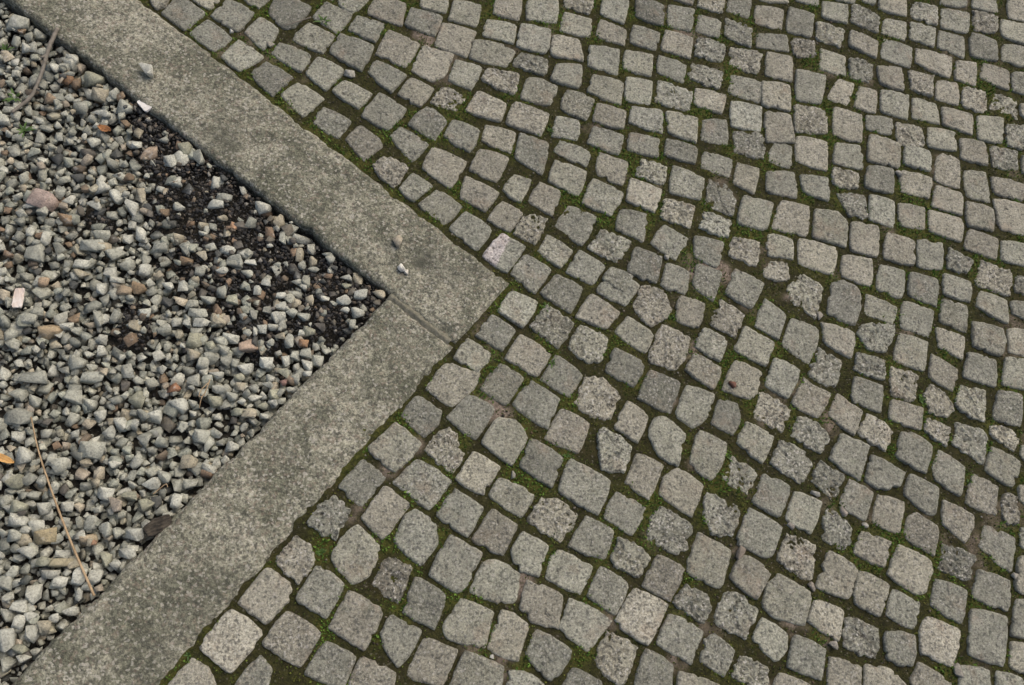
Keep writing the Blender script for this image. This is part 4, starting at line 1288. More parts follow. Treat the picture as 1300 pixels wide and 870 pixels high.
add('grit', fast_mesh('grit', np.vstack(gv), GF, M_GRIT, {'tint': np.vstack(gt)}, smooth=False), kind='stuff')

# layers of gravel, deeper first
def pick():
    t = random.random()
    if t < .82: return GREYS[random.randrange(len(GREYS))], 'grey'
    if t < .93: return TANS[random.randrange(len(TANS))], 'tan'
    if t < .95: return BROWN[random.randrange(len(BROWN))], 'brown'
    return DARK[random.randrange(len(DARK))], 'dark'
def layer(rmin, rmax, tries, sep, keep_grit, seed):
    pts = []
    cell = {}
    g = .02
    for _ in range(tries):
        x, y = random.uniform(hx0 + .03, hx1), random.uniform(hy0 + .03, hy1)
        if not in_gravel(np.array(x), np.array(y), .006): continue
        r = random.uniform(rmin, rmax) ** 1.0
        kx, ky = int(x / g), int(y / g)
        bad = False
        for ax in (0, -1, 1, -2, 2):
            for ay in (0, -1, 1, -2, 2):
                for (px, py, pr) in cell.get((kx + ax, ky + ay), ()):
                    if (px - x) ** 2 + (py - y) ** 2 < (sep * (pr + r)) ** 2: bad = True; break
                if bad: break
            if bad: break
        if bad: continue
        gg = grit_at(x, y)
        if random.random() < min(1.0, gg * 1.7) * (1 - keep_grit): continue
        cell.setdefault((kx, ky), []).append((x, y, r))
        pts.append((x, y, r, gg))
    return pts
for (rmin, rmax, tries, sep, kg, sd) in ((.0066, .0118, 14000, .84, .06, 1), (.0034, .0072, 22000, .88, .12, 3), (.0064, .0126, 18000, .88, .05, 2)):
    pts = layer(rmin, rmax, tries, sep, kg, sd)
    random.shuffle(pts)
    for (x, y, r, gg) in pts:
        col, kd = pick()
        if gg > .4 and random.random() < .5: col, kd = (BROWN if random.random() < .35 else DARK)[random.randrange(4)], 'dark'
        col = col * random.gauss(1, .11)
        lay(x, y, r * random.uniform(1.0, 1.28), r * random.uniform(.82, 1.0), r * random.uniform(.5, .75), random.uniform(0, 6.28), col, kd)
# small stones half sunk in the grit
for _ in range(2600):
    x, y = random.uniform(hx0 + .03, hx1), random.uniform(hy0 + .03, hy1)
    if not in_gravel(np.array(x), np.array(y), .006): continue
    gg = grit_at(x, y)
    if gg < .25 or random.random() > .42: continue
    r = random.uniform(.0032, .0075)
    t = random.random()
    col, kd = (DARK[random.randrange(4)], 'dark') if t < .45 else (BROWN[random.randrange(4)], 'brown') if t < .62 else (TANS[random.randrange(5)] * .8, 'tan') if t < .75 else (GREYS[random.randrange(7)] * .9, 'grey')
    lay(x, y, r * random.uniform(1.0, 1.4), r, r * random.uniform(.6, .85), random.uniform(0, 6.28), col, kd, embed=.3)
# single stones that stand out in the photograph: x, y, half length, half width, yaw, colour class
PLACED = [(-0.3478, 0.9554, 0.0163, 0.0094, 0.095, 'g'), (-0.3632, 0.9392, 0.017, 0.0093, 0.093, 'l'), (-0.2688, 0.94, 0.0172, 0.0146, 0.093, 'l'),
 (-0.2259, 0.9162, 0.0129, 0.018, 0.09, 't'), (-0.2008, 0.8936, 0.0111, 0.0128, 0.087, 'g'), (-0.1765, 0.8831, 0.0196, 0.0094, 0.086, 'l'),
 (-0.2198, 0.8697, 0.0076, 0.0152, 0.085, 'g'), (-0.1555, 0.8596, 0.0102, 0.0136, 0.084, 'l'), (-0.1805, 0.8362, 0.0101, 0.0151, 0.082, 't'),
 (-0.1543, 0.8242, 0.0092, 0.0109, 0.08, 't'), (-0.1169, 0.8519, 0.0128, 0.0068, 0.083, 'g'), (-0.1168, 0.828, 0.0101, 0.0084, 0.08, 'g'),
 (-0.1742, 0.81, 0.0092, 0.0117, 0.079, 'g'), (-0.1508, 0.8023, 0.0117, 0.0067, 0.078, 'g'), (-0.291, 0.8291, 0.0149, 0.0108, 0.082, 'g'),
 (-0.3108, 0.8067, 0.0172, 0.0139, 0.08, 'g'), (-0.3219, 0.8323, 0.0132, 0.0083, 0.082, 'l'), (-0.2783, 0.8093, 0.0132, 0.0066, 0.08, 'l'),
 (-0.33, 0.7846, 0.0138, 0.0081, 0.078, 'l'), (-0.2837, 0.7833, 0.0139, 0.0098, 0.077, 'g'), (-0.375, 0.8147, 0.0114, 0.0122, 0.081, 't'),
 (-0.4093, 0.8296, 0.0114, 0.0172, 0.083, 'g'), (-0.4041, 0.803, 0.0146, 0.0089, 0.08, 'b'), (-0.3734, 0.7812, 0.0113, 0.0105, 0.078, 'g'),
 (-0.3809, 0.7603, 0.0096, 0.0088, 0.076, 't'), (-0.2425, 0.7641, 0.0098, 0.009, 0.075, 'l'), (-0.2563, 0.7457, 0.0089, 0.0097, 0.073, 'l'),
 (-0.1719, 0.765, 0.0123, 0.0148, 0.075, 'l'), (-0.185, 0.7454, 0.0212, 0.0098, 0.073, 'g'), (-0.2099, 0.7381, 0.0114, 0.0065, 0.072, 'l'),
 (-0.1798, 0.7244, 0.013, 0.0089, 0.071, 't'), (-0.2077, 0.7151, 0.0129, 0.0113, 0.07, 'l'), (-0.2107, 0.6888, 0.0128, 0.0144, 0.067, 'l'),
 (-0.1859, 0.7013, 0.0121, 0.0097, 0.069, 'g'), (-0.1624, 0.6939, 0.0145, 0.0097, 0.068, 'g'), (-0.0826, 0.7886, 0.0126, 0.0084, 0.076, 'l'),
 (-0.0568, 0.7933, 0.0118, 0.0143, 0.077, 't'), (-0.0509, 0.7533, 0.0158, 0.0108, 0.073, 'l'), (-0.0844, 0.7386, 0.0173, 0.0124, 0.071, 'l'),
 (-0.0129, 0.7561, 0.0142, 0.0109, 0.073, 't'), (-0.056, 0.7121, 0.014, 0.0123, 0.069, 'l'), (-0.0632, 0.686, 0.0073, 0.0106, 0.066, 'g'),
 (-0.0806, 0.7699, 0.01, 0.0067, 0.074, 'k'), (-0.1223, 0.7377, 0.0107, 0.0057, 0.072, 'l'), (-0.3044, 0.7228, 0.012, 0.012, 0.071, 'k'),
 (-0.3518, 0.7187, 0.0159, 0.0095, 0.071, 'g'), (-0.3655, 0.689, 0.0188, 0.0118, 0.069, 'g'), (-0.3566, 0.669, 0.0164, 0.0086, 0.067, 'l'),
 (-0.3264, 0.6792, 0.0173, 0.0134, 0.067, 't'), (-0.3271, 0.7387, 0.0112, 0.0136, 0.073, 'g'), (-0.2353, 0.7088, 0.0096, 0.0096, 0.07, 'g'),
 (-0.1527, 0.733, 0.0098, 0.0114, 0.071, 't'), (-0.0802, 0.7167, 0.0098, 0.0074, 0.069, 'l'), (-0.2076, 0.8111, 0.0058, 0.0067, 0.079, 'g'),
 (-0.2237, 0.8061, 0.0083, 0.0066, 0.079, 'g'), (-0.2429, 0.8503, 0.0075, 0.005, 0.084, 'l'), (-0.3823, 0.8846, 0.01, 0.0083, 0.088, 't'),
 (-0.3782, 0.8657, 0.01, 0.005, 0.086, 'l'), (-0.3316, 0.8736, 0.0084, 0.0092, 0.087, 't'), (-0.3457, 0.9093, 0.0127, 0.0076, 0.09, 't'),
 (-0.6468, 1.236, 0.0225, 0.0147, 0.126, 'k'), (-0.6352, 1.1853, 0.0171, 0.0154, 0.121, 't'), (-0.6038, 1.1912, 0.0129, 0.0155, 0.121, 'g'),
 (-0.5792, 1.1591, 0.0171, 0.0145, 0.117, 'g'), (-0.6221, 1.1357, 0.0186, 0.0101, 0.116, 'l'), (-0.5393, 1.0668, 0.0125, 0.0108, 0.108, 'l'),
 (-0.4479, 1.0449, 0.015, 0.0184, 0.105, 'l'), (-0.4675, 1.035, 0.0133, 0.0166, 0.104, 'l'), (-0.4015, 1.0617, 0.0144, 0.0203, 0.106, 'g'),
 (-0.4354, 1.0721, 0.0152, 0.0169, 0.107, 'k'), (-0.6678, 1.1507, 0.0169, 0.0143, 0.118, 'g'), (-0.7148, 1.2632, 0.0208, 0.0208, 0.13, 'l'),
 (-0.7304, 1.2422, 0.0146, 0.0112, 0.128, 'l'), (-0.8217, 1.3673, 0.023, 0.0195, 0.142, 'g'), (-0.7134, 1.1575, 0.0101, 0.0168, 0.119, 'g'),
 (-0.6902, 1.2899, 0.0149, 0.0149, 0.132, 'l'), (-0.8012, 1.2858, 0.0104, 0.0104, 0.133, 'l'), (-0.5629, 0.9845, 0.0146, 0.0113, 0.1, 'g'),
 (-0.593, 0.9587, 0.0136, 0.0144, 0.097, 'l'), (-0.5559, 0.9396, 0.0176, 0.0176, 0.095, 'l'), (-0.5138, 0.9493, 0.0097, 0.0218, 0.096, 't'),
 (-0.5268, 0.9124, 0.0127, 0.0199, 0.092, 'l'), (-0.4493, 0.9842, 0.0131, 0.0131, 0.099, 'l'), (-0.3683, 0.9903, 0.0116, 0.0149, 0.098, 'l'),
 (-0.3465, 0.9558, 0.0156, 0.0107, 0.095, 'g'), (-0.3621, 0.939, 0.0163, 0.0114, 0.093, 'l'), (-0.4998, 0.8558, 0.011, 0.0157, 0.086, 'l'),
 (-0.5261, 0.8481, 0.0125, 0.0109, 0.086, 'l'), (-0.4612, 0.8337, 0.0172, 0.0141, 0.084, 'g'), (-0.4111, 0.8288, 0.011, 0.0188, 0.083, 'g'),
 (-0.428, 0.851, 0.0103, 0.0118, 0.085, 't'), (-0.6768, 0.8316, 0.0107, 0.0153, 0.085, 'l'), (-0.5857, 0.8232, 0.0246, 0.0154, 0.084, 'g'),
 (-0.5741, 0.844, 0.0155, 0.0139, 0.086, 'g'), (-0.541, 0.8073, 0.0184, 0.0138, 0.082, 'g'), (-0.515, 0.7863, 0.0168, 0.0138, 0.079, 'g'),
 (-0.4803, 0.7766, 0.0123, 0.013, 0.078, 'l'), (-0.6007, 0.7795, 0.0166, 0.0091, 0.079, 'l'), (-0.5449, 0.7663, 0.0136, 0.0136, 0.078, 'l'),
 (-0.5972, 0.7588, 0.015, 0.0098, 0.077, 't'), (-0.5274, 0.7502, 0.0174, 0.0091, 0.076, 'l'), (-0.5555, 0.7308, 0.012, 0.0127, 0.074, 'l'),
 (-0.702, 0.6382, 0.0243, 0.0129, 0.066, 'l'), (-0.6789, 0.6578, 0.0173, 0.013, 0.068, 'g'), (-0.5502, 0.6632, 0.0103, 0.0176, 0.067, 'g'),
 (-0.4678, 0.6823, 0.0134, 0.0089, 0.069, 'l'), (-0.4331, 0.7434, 0.0122, 0.0099, 0.074, 'l'), (-0.4015, 0.7457, 0.0115, 0.0115, 0.074, 'l'),
 (-0.3072, 0.8082, 0.0158, 0.0158, 0.08, 'g'), (-0.3259, 0.834, 0.0143, 0.0095, 0.083, 'l'), (-0.2905, 0.8278, 0.0143, 0.0111, 0.082, 'l'),
 (-0.6924, 0.7966, 0.0181, 0.0196, 0.082, 'g'), (-0.6957, 0.8931, 0.0109, 0.0109, 0.092, 'g'), (-0.599, 0.9113, 0.015, 0.0134, 0.093, 'l'),
 (-0.5421, 0.5461, 0.024, 0.0113, 0.055, 'g'), (-0.5752, 0.573, 0.017, 0.0142, 0.058, 'g'), (-0.646, 0.5372, 0.0278, 0.0111, 0.055, 'g'),
 (-0.5676, 0.5054, 0.0174, 0.0153, 0.051, 'g'), (-0.5371, 0.4914, 0.0132, 0.0118, 0.05, 'g'), (-0.4541, 0.5033, 0.0169, 0.0197, 0.051, 'k'),
 (-0.3784, 0.4961, 0.0198, 0.017, 0.049, 'l'), (-0.4181, 0.4723, 0.0161, 0.014, 0.047, 'l'), (-0.4569, 0.4565, 0.018, 0.0111, 0.046, 'l'),
 (-0.5143, 0.4723, 0.0104, 0.0117, 0.048, 'l'), (-0.4793, 0.4555, 0.0138, 0.0152, 0.046, 'l'), (-0.4304, 0.4301, 0.0138, 0.0151, 0.043, 'g'),
 (-0.5212, 0.4052, 0.0229, 0.0162, 0.041, 'g'), (-0.3305, 0.4391, 0.0154, 0.0133, 0.044, 'g'), (-0.6348, 0.4927, 0.0123, 0.0123, 0.05, 'g'),
 (-0.6564, 0.4625, 0.023, 0.0176, 0.047, 'g'), (-0.5676, 0.3737, 0.0173, 0.0159, 0.038, 'g'), (-0.6326, 0.3888, 0.0159, 0.0159, 0.04, 'l'),
 (-0.6537, 0.428, 0.0147, 0.0107, 0.044, 'l'), (-0.3439, 0.3882, 0.0171, 0.0123, 0.039, 't'), (-0.4042, 0.3473, 0.0174, 0.0134, 0.035, 'l'),
 (-0.3849, 0.3583, 0.0135, 0.0122, 0.036, 'g'), (-0.3068, 0.3761, 0.0151, 0.0103, 0.037, 'l'), (-0.2706, 0.4216, 0.0133, 0.0098, 0.042, 'l'),
 (-0.4817, 0.3243, 0.0132, 0.0119, 0.033, 'l'), (-0.5802, 0.2954, 0.0129, 0.0129, 0.03, 'l'), (-0.6238, 0.2955, 0.0154, 0.0109, 0.03, 'k'),
 (-0.6395, 0.342, 0.0169, 0.0156, 0.035, 'k'), (-0.3566, 0.3152, 0.0107, 0.0134, 0.031, 'l'), (-0.2457, 0.4868, 0.0143, 0.0115, 0.048, 't'),
 (-0.4741, 0.3787, 0.0108, 0.0081, 0.038, 'l'), (-0.4405, 0.3227, 0.0146, 0.0093, 0.032, 'k'), (-0.4079, 0.3064, 0.0132, 0.0132, 0.031, 'k'),
 (-0.6191, 0.2719, 0.0191, 0.0127, 0.028, 'l'), (-0.5881, 0.2602, 0.0127, 0.0153, 0.027, 'l'), (-0.5953, 0.216, 0.0169, 0.0125, 0.022, 'l'),
 (-0.6205, 0.2455, 0.0126, 0.0114, 0.025, 'g'), (-0.4709, 0.2577, 0.0129, 0.0155, 0.026, 'g'), (-0.4932, 0.2711, 0.0129, 0.0116, 0.027, 'g'),
 (-0.4474, 0.2541, 0.0103, 0.0116, 0.026, 'g'), (-0.4192, 0.2548, 0.0156, 0.013, 0.026, 'l'), (-0.534, 0.216, 0.0164, 0.0082, 0.022, 'l'),
 (-0.4625, 0.2066, 0.0102, 0.0152, 0.021, 'k'), (-0.444, 0.1987, 0.0101, 0.0089, 0.02, 'l'), (-0.4231, 0.2184, 0.0154, 0.0109, 0.022, 'l'),
 (-0.501, 0.1773, 0.0125, 0.015, 0.018, 'l'), (-0.4752, 0.1791, 0.0125, 0.0125, 0.018, 'l'), (-0.5526, 0.1817, 0.0174, 0.0081, 0.018, 'l'),
 (-0.572, 0.1482, 0.0153, 0.0166, 0.015, 'l'), (-0.5893, 0.1256, 0.0146, 0.0109, 0.013, 'l'), (-0.5066, 0.1201, 0.0159, 0.0092, 0.012, 'l'),
 (-0.5995, 0.0754, 0.0161, 0.0226, 0.008, 'l'), (-0.5425, 0.0925, 0.0109, 0.0121, 0.009, 't'), (-0.5597, 0.0834, 0.0132, 0.0144, 0.008, 'l'),
 (-0.5833, 0.1011, 0.0108, 0.012, 0.01, 'l'), (-0.5661, 0.1103, 0.0109, 0.0085, 0.011, 'l'), (-0.5783, 0.0566, 0.0166, 0.0095, 0.006, 'k'),
 (-0.5913, 0.034, 0.0117, 0.0141, 0.003, 'g'), (-0.5613, 0.0391, 0.0112, 0.0077, 0.004, 'l'), (-0.6189, 0.1659, 0.0123, 0.0147, 0.017, 'g'),
 (-0.5641, 0.2017, 0.0138, 0.01, 0.021, 'k'), (-0.5305, 0.1674, 0.0137, 0.0099, 0.017, 'l'), (-0.4986, 0.1479, 0.0062, 0.0124, 0.015, 'l'),
 (-0.49, 0.2363, 0.0064, 0.0064, 0.024, 't'), (-0.3556, 0.6689, 0.0173, 0.0081, 0.066, 'l'), (-0.3263, 0.6775, 0.0175, 0.0128, 0.067, 't'),
 (-0.3661, 0.6332, 0.0171, 0.016, 0.063, 'k'), (-0.2973, 0.6388, 0.0184, 0.0115, 0.063, 'l'), (-0.3347, 0.6222, 0.0108, 0.0103, 0.062, 'k'),
 (-0.3096, 0.6148, 0.0131, 0.0109, 0.061, 'g'), (-0.3654, 0.6012, 0.013, 0.0119, 0.06, 't'), (-0.3327, 0.5968, 0.0136, 0.0125, 0.059, 'g'),
 (-0.344, 0.5859, 0.013, 0.0124, 0.058, 'g'), (-0.3029, 0.5972, 0.0136, 0.0125, 0.059, 'g'), (-0.2617, 0.5806, 0.0159, 0.0125, 0.057, 'l'),
 (-0.2257, 0.5921, 0.0137, 0.012, 0.058, 'l'), (-0.2721, 0.5597, 0.0124, 0.0085, 0.055, 'k'), (-0.1897, 0.5706, 0.0126, 0.0114, 0.056, 'k'),
 (-0.2145, 0.5617, 0.0097, 0.008, 0.055, 'l'), (-0.2176, 0.5464, 0.0119, 0.0073, 0.054, 'g'), (-0.2433, 0.5387, 0.0101, 0.009, 0.053, 'g'),
 (-0.27, 0.5411, 0.0101, 0.0084, 0.053, 't'), (-0.2402, 0.5202, 0.0145, 0.0078, 0.051, 'l'), (-0.1995, 0.5273, 0.0141, 0.0118, 0.052, 'k'),
 (-0.2022, 0.5085, 0.0084, 0.0078, 0.05, 'l'), (-0.3571, 0.5463, 0.0128, 0.0117, 0.054, 'g'), (-0.3169, 0.561, 0.0157, 0.009, 0.056, 'l'),
 (-0.3078, 0.5328, 0.0139, 0.0083, 0.053, 'l'), (-0.3363, 0.5251, 0.0127, 0.0094, 0.052, 'g'), (-0.2824, 0.5193, 0.0122, 0.01, 0.051, 'g'),
 (-0.3106, 0.5092, 0.0154, 0.0116, 0.05, 'k'), (-0.2224, 0.5038, 0.0111, 0.0078, 0.049, 'k'), (-0.2687, 0.4893, 0.0127, 0.0088, 0.048, 'k'),
 (-0.2457, 0.4867, 0.0133, 0.0105, 0.048, 't'), (-0.2169, 0.4832, 0.01, 0.0055, 0.047, 'l'), (-0.1711, 0.6115, 0.0099, 0.0116, 0.06, 'g'),
 (-0.1501, 0.6154, 0.0128, 0.0111, 0.06, 'g'), (-0.1865, 0.599, 0.0092, 0.0138, 0.059, 'l'), (-0.1655, 0.5886, 0.0081, 0.0092, 0.057, 'l'),
 (-0.1455, 0.5898, 0.0116, 0.0133, 0.057, 'l'), (-0.1225, 0.5988, 0.0122, 0.0122, 0.058, 'g'), (-0.1051, 0.6207, 0.01, 0.007, 0.06, 'g'),
 (-0.1494, 0.664, 0.0136, 0.0106, 0.065, 'k'), (-0.1415, 0.5708, 0.0092, 0.0057, 0.056, 'l'), (-0.1665, 0.5605, 0.0109, 0.012, 0.055, 'g'),
 (-0.1727, 0.5387, 0.0085, 0.0062, 0.053, 'g'), (-0.2203, 0.6673, 0.01, 0.007, 0.065, 'l'), (-0.2412, 0.6633, 0.0111, 0.0094, 0.065, 'l'),
 (-0.267, 0.6512, 0.0087, 0.0087, 0.064, 'g'), (-0.2194, 0.6346, 0.0081, 0.0087, 0.062, 'g'), (-0.234, 0.6168, 0.0075, 0.011, 0.061, 't'),
 (-0.2118, 0.6905, 0.0124, 0.0154, 0.068, 'l'), (-0.2523, 0.656, 0.0052, 0.0111, 0.065, 'l'), (-0.203, 0.6487, 0.0105, 0.0064, 0.064, 't'),
 (-0.3574, 0.5314, 0.0066, 0.0055, 0.053, 'g'), (-0.3849, 0.6191, 0.0068, 0.0068, 0.062, 'l'), (-0.3842, 0.6657, 0.0081, 0.0069, 0.066, 'l'),
 (-0.3696, 0.4965, 0.0076, 0.012, 0.049, 'l'), (-0.3523, 0.501, 0.0088, 0.0077, 0.05, 'g'), (-0.2631, 0.5104, 0.0089, 0.0067, 0.05, 'l'),
 (-0.3512, 0.4841, 0.0076, 0.0065, 0.048, 'l')]
CLS = {'l': ((.415, .412, .375), 'pale'), 'g': ((.32, .32, .285), 'grey'), 't': ((.34, .305, .24), 'tan'), 'b': ((.21, .15, .10), 'brown'), 'k': ((.29, .285, .225), 'tan')}
for (x, y, a, b_, yaw, cl) in PLACED:
    col, kd = CLS[cl]
    lay(x, y, a, b_, min(a, b_) * .72, yaw, np.array(col) * random.gauss(1, .06), kd, random.choice(FULL), tilt=.2, embed=.36)
OWN = [(-0.6948, 0.9159, 0.0314, 0.018, -0.217, (0.345, 0.269, 0.245), 'large rosy pink wedge-shaped stone in the grey gravel'),
 (-0.6488, 0.878, 0.0165, 0.0132, 0.09, (0.233, 0.161, 0.101), 'rounded orange-brown stone near the rosy pink one'),
 (-0.6341, 0.6352, 0.0241, 0.0137, 0.377, (0.377, 0.289, 0.193), 'smooth ochre yellow stone in the pale gravel'),
 (-0.4874, 0.7366, 0.0143, 0.0151, -0.978, (0.291, 0.211, 0.139), 'blocky ochre brown stone beside a tan one'),
 (-0.5115, 0.7279, 0.0143, 0.0113, 0.074, (0.294, 0.23, 0.166), 'tan stone touching the blocky ochre brown one'),
 (-0.6627, 0.7356, 0.0107, 0.0096, 0.075, (0.339, 0.251, 0.179), 'small round tan stone among mid grey gravel'),
 (-0.4811, 0.6269, 0.0163, 0.0102, 0.673, (0.188, 0.136, 0.096), 'dull brown pointed stone near black grit'),
 (-0.7094, 1.2182, 0.0191, 0.012, -0.31, (0.212, 0.128, 0.076), 'dark rust brown flat stone near the twig'),
 (-0.7276, 1.1604, 0.0131, 0.0109, 0.12, (0.255, 0.191, 0.135), 'light brown rounded stone beside the twig'),
 (-0.5117, 1.0447, 0.0222, 0.0141, 0.837, (0.313, 0.241, 0.185), 'striped tan stone at the edge of black grit'),
 (-0.3915, 0.5313, 0.0104, 0.0136, -1.279, (0.309, 0.157, 0.093), 'terracotta orange broken piece in the gravel'),
 (-0.265, 0.6254, 0.0192, 0.0142, 0.453, (0.351, 0.263, 0.211), 'pinkish beige stone with rough surface'),
 (-0.4617, 0.3044, 0.0154, 0.0125, -0.485, (0.366, 0.31, 0.258), 'cream pink rounded stone near the straw curl'),
 (-0.5702, 0.2451, 0.0198, 0.0133, 0.314, (0.314, 0.262, 0.17), 'khaki ochre oval stone beside the long straw'),
 (-0.497, 0.2413, 0.0171, 0.0109, 0.408, (0.373, 0.309, 0.229), 'banded tan stone touching the long straw stalk'),
 (-0.5346, 0.2007, 0.021, 0.0075, 0.075, (0.326, 0.286, 0.202), 'long ochre grey stone under the straw stalk'),
 (-0.1574, 0.6372, 0.0102, 0.0084, 0.062, (0.248, 0.148, 0.088), 'rust coloured stone in the black grit'),
 (-0.3208, 0.8888, 0.009, 0.0081, -0.313, (0.369, 0.225, 0.145), 'bright orange crumb of stone in the grit'),
 (-0.1864, 0.552, 0.0074, 0.0066, 0.054, (0.205, 0.125, 0.109), 'small dark red stone near the kerb edge'),
 (-0.4868, 0.2361, 0.0071, 0.0058, 0.024, (0.305, 0.185, 0.121), 'small rusty pebble beside the banded tan stone')]
for (x, y, a, b_, yaw, col, label) in OWN:
    lay(x, y, a, b_, min(a, b_) * .75, yaw, col, 'own', random.choice(FULL), tilt=.12, embed=.2, label=label)

# which stones show largest in the view
Minv = np.array(cam.matrix_world.inverted())
def in_frame(p):
    q_ = Minv[:3, :3] @ np.asarray(p) + Minv[:3, 3]
    u_, v_ = -q_[0] / q_[2] * 30.46 / 36, -q_[1] / q_[2] * 30.46 / 36
    return abs(u_) < .5 and abs(v_) < .5 * 685 / 1024
cnt = np.bincount(ID[ID >= 0].ravel(), minlength=len(GS))
order = sorted(range(len(GS)), key=lambda i: -(1e9 if GS[i]['own'] else cnt[i] * in_frame(GS[i]['c'])))
chosen = [i for i in order[:300]]
LANDMARKS = [(-0.758, 1.2703, 'the bent twig'), (-0.7892, 1.1424, 'the bent twig'), (-0.6126, 0.397, 'the straw stalk'), (-0.5684, 0.3186, 'the straw stalk'),
 (-0.5002, 0.1949, 'the straw stalk'), (-0.7024, 0.6979, 'the white tab'), (-0.6956, 0.917, 'the rosy stone'), (-0.6349, 0.636, 'the ochre stone'),
 (-0.488, 0.7375, 'the ochre brown stone'), (-0.539, 1.1721, 'the white chip'), (-0.61, 1.1008, 'the orange leaf'),
 (-0.6679, 0.3845, 'the yellow leaf'), (-0.3804, 0.2685, 'the bark'), (-0.3312, 0.5255, 'the straw wisps'), (-0.3873, 0.3361, 'the straw curl'),
 (-0.3919, 0.5319, 'the terracotta piece'), (-0.2654, 0.6262, 'the pinkish stone'), (-0.5123, 1.046, 'the striped stone'),
 (-0.4817, 0.6277, 'the brown pointed stone'), (-0.1576, 0.6379, 'the rust stone'), (-0.3212, 0.8899, 'the orange crumb'),
 (-0.7679, 1.0811, 'the faded weed'), (-0.5709, 0.2454, 'the khaki stone'), (-0.4623, 0.3047, 'the cream pink stone'),
 (-0.1866, 0.5527, 'the dark red stone')]
WORD = {'grey': 'mid grey', 'pale': 'pale grey', 'tan': 'tan', 'brown': 'brown', 'dark': 'dark grey'}
for i in chosen:
    s = GS[i]
    c = s['c']
    me = fast_mesh('gravel_stone', s['V'] - c, s['F'], M_STONE, {'tint': np.repeat(s['col'][None], len(s['V']), 0)}, smooth=False)
    o = add('gravel_stone', me, None, tuple(c))
    o['category'] = 'stone'
    o['group'] = 'loose stones in the gravel bed'
    if s['label']:
        o['label'] = s['label']
    else:
        lum = s['col'].mean()
        w_ = WORD[s['kind']]
        if s['kind'] == 'grey': w_ = 'light grey' if lum > .33 else 'dull grey' if lum < .27 else 'mid grey'
        shp = 'long narrow' if s['asp'] > 1.5 else 'stubby' if s['asp'] < 1.2 else 'oblong'
        big = 'large' if s['size'] > .0175 else 'small' if s['size'] < .0135 else 'medium'
        du, dl = -side(U_IN, c[0], c[1]), -side(L_IN, c[0], c[1])
        gg = grit_at(c[0], c[1])
        mark = min(LANDMARKS, key=lambda m_: (m_[0] - c[0]) ** 2 + (m_[1] - c[1]) ** 2)[2]
        where = 'close to the kerb joint' if np.hypot(*(c[:2] - gcorn)) < .12 else 'half bedded in black grit' if gg > .45 else 'against the kerb' if min(du, dl) < .035 else 'in loose gravel'
        if where != 'close to the kerb joint': where += f' near {mark}'
        o['label'] = f'{big} {w_} {shp} stone {where}'
rv, rt = [], []
chs = set(chosen)
restg = [s for i, s in enumerate(GS) if i not in chs]
V = np.vstack([s['V'] for s in restg]); A = np.vstack([np.repeat(s['col'][None], len(s['V']), 0) for s in restg])
offs = np.r_[0, np.cumsum([len(s['V']) for s in restg])]
F = np.vstack([s['F'] + o_ for s, o_ in zip(restg, offs)])
add('gravel', fast_mesh('gravel', V, F, M_STONE, {'tint': A}, smooth=False), kind='stuff')
print('stones', len(stones), 'outside', k, 'gravel', len(GS), 'grit', len(gp), 'moss', nS)

# ------------------------------------------------------------------ small things lying about
def hm(x, y, r=1):
    i = int(np.clip((x - hx0) / hs, r, hnx - 1 - r)); j = int(np.clip((y - hy0) / hs, r, hny - 1 - r))
    return float(HM[j - r:j + r + 1, i - r:i + r + 1].max())

def tube(name, pts, rad, material, sides=8, wob=.0):
    pts = np.array(pts, float); nP = len(pts)
    V, Fq = [], []
    for i in range(nP):
        t = pts[min(i + 1, nP - 1)] - pts[max(i - 1, 0)]; t /= np.linalg.norm(t)
        e = np.cross(t, (0, 0, 1)); e /= max(1e-6, np.linalg.norm(e)); g_ = np.cross(e, t)
        r = rad[i] * (1 + wob * random.uniform(-1, 1))
        for k_ in range(sides):
            th = 2 * math.pi * k_ / sides
            V.append(pts[i] + (e * math.cos(th) + g_ * math.sin(th)) * r)
    for i in range(nP - 1):
        for k_ in range(sides):
            l = (k_ + 1) % sides
            Fq.append((i * sides + k_, i * sides + l, (i + 1) * sides + l, (i + 1) * sides + k_))
    Fq.append(tuple(range(sides - 1, -1, -1))); Fq.append(tuple((nP - 1) * sides + k_ for k_ in range(sides)))
    return new_mesh(name, [tuple(v) for v in V], Fq, material)
def spline(P, nn):
    P = np.array(P, float); t = np.linspace(0, len(P) - 1, nn)
    P2 = np.vstack([2 * P[0] - P[1], P, 2 * P[-1] - P[-2]])
    out = []
    for tt in t:
        i = min(int(tt), len(P) - 2); f = tt - i
        p0, p1, p2, p3 = P2[i], P2[i + 1], P2[i + 2], P2[i + 3]
        out.append(.5 * (2 * p1 + (p2 - p0) * f + (2 * p0 - 5 * p1 + 4 * p2 - p3) * f * f + (3 * p1 - p0 - 3 * p2 + p3) * f ** 3))
    return np.array(out)
def on_gravel(P2, nn, rad, lift=0.0, smooth=9):
    p = spline(P2, nn)
    z = np.array([hm(a[0], a[1]) if in_gravel(np.array(a[0]), np.array(a[1]), 0) else kz + .001 for a in p])
    zz = np.array([z[max(0, i - smooth):i + smooth + 1].max() for i in range(nn)])
    zz = np.convolve(np.pad(zz, 6, mode='edge'), np.ones(13) / 13, 'valid')
    return np.c_[p, np.maximum(zz, z) - .001 + rad + lift]
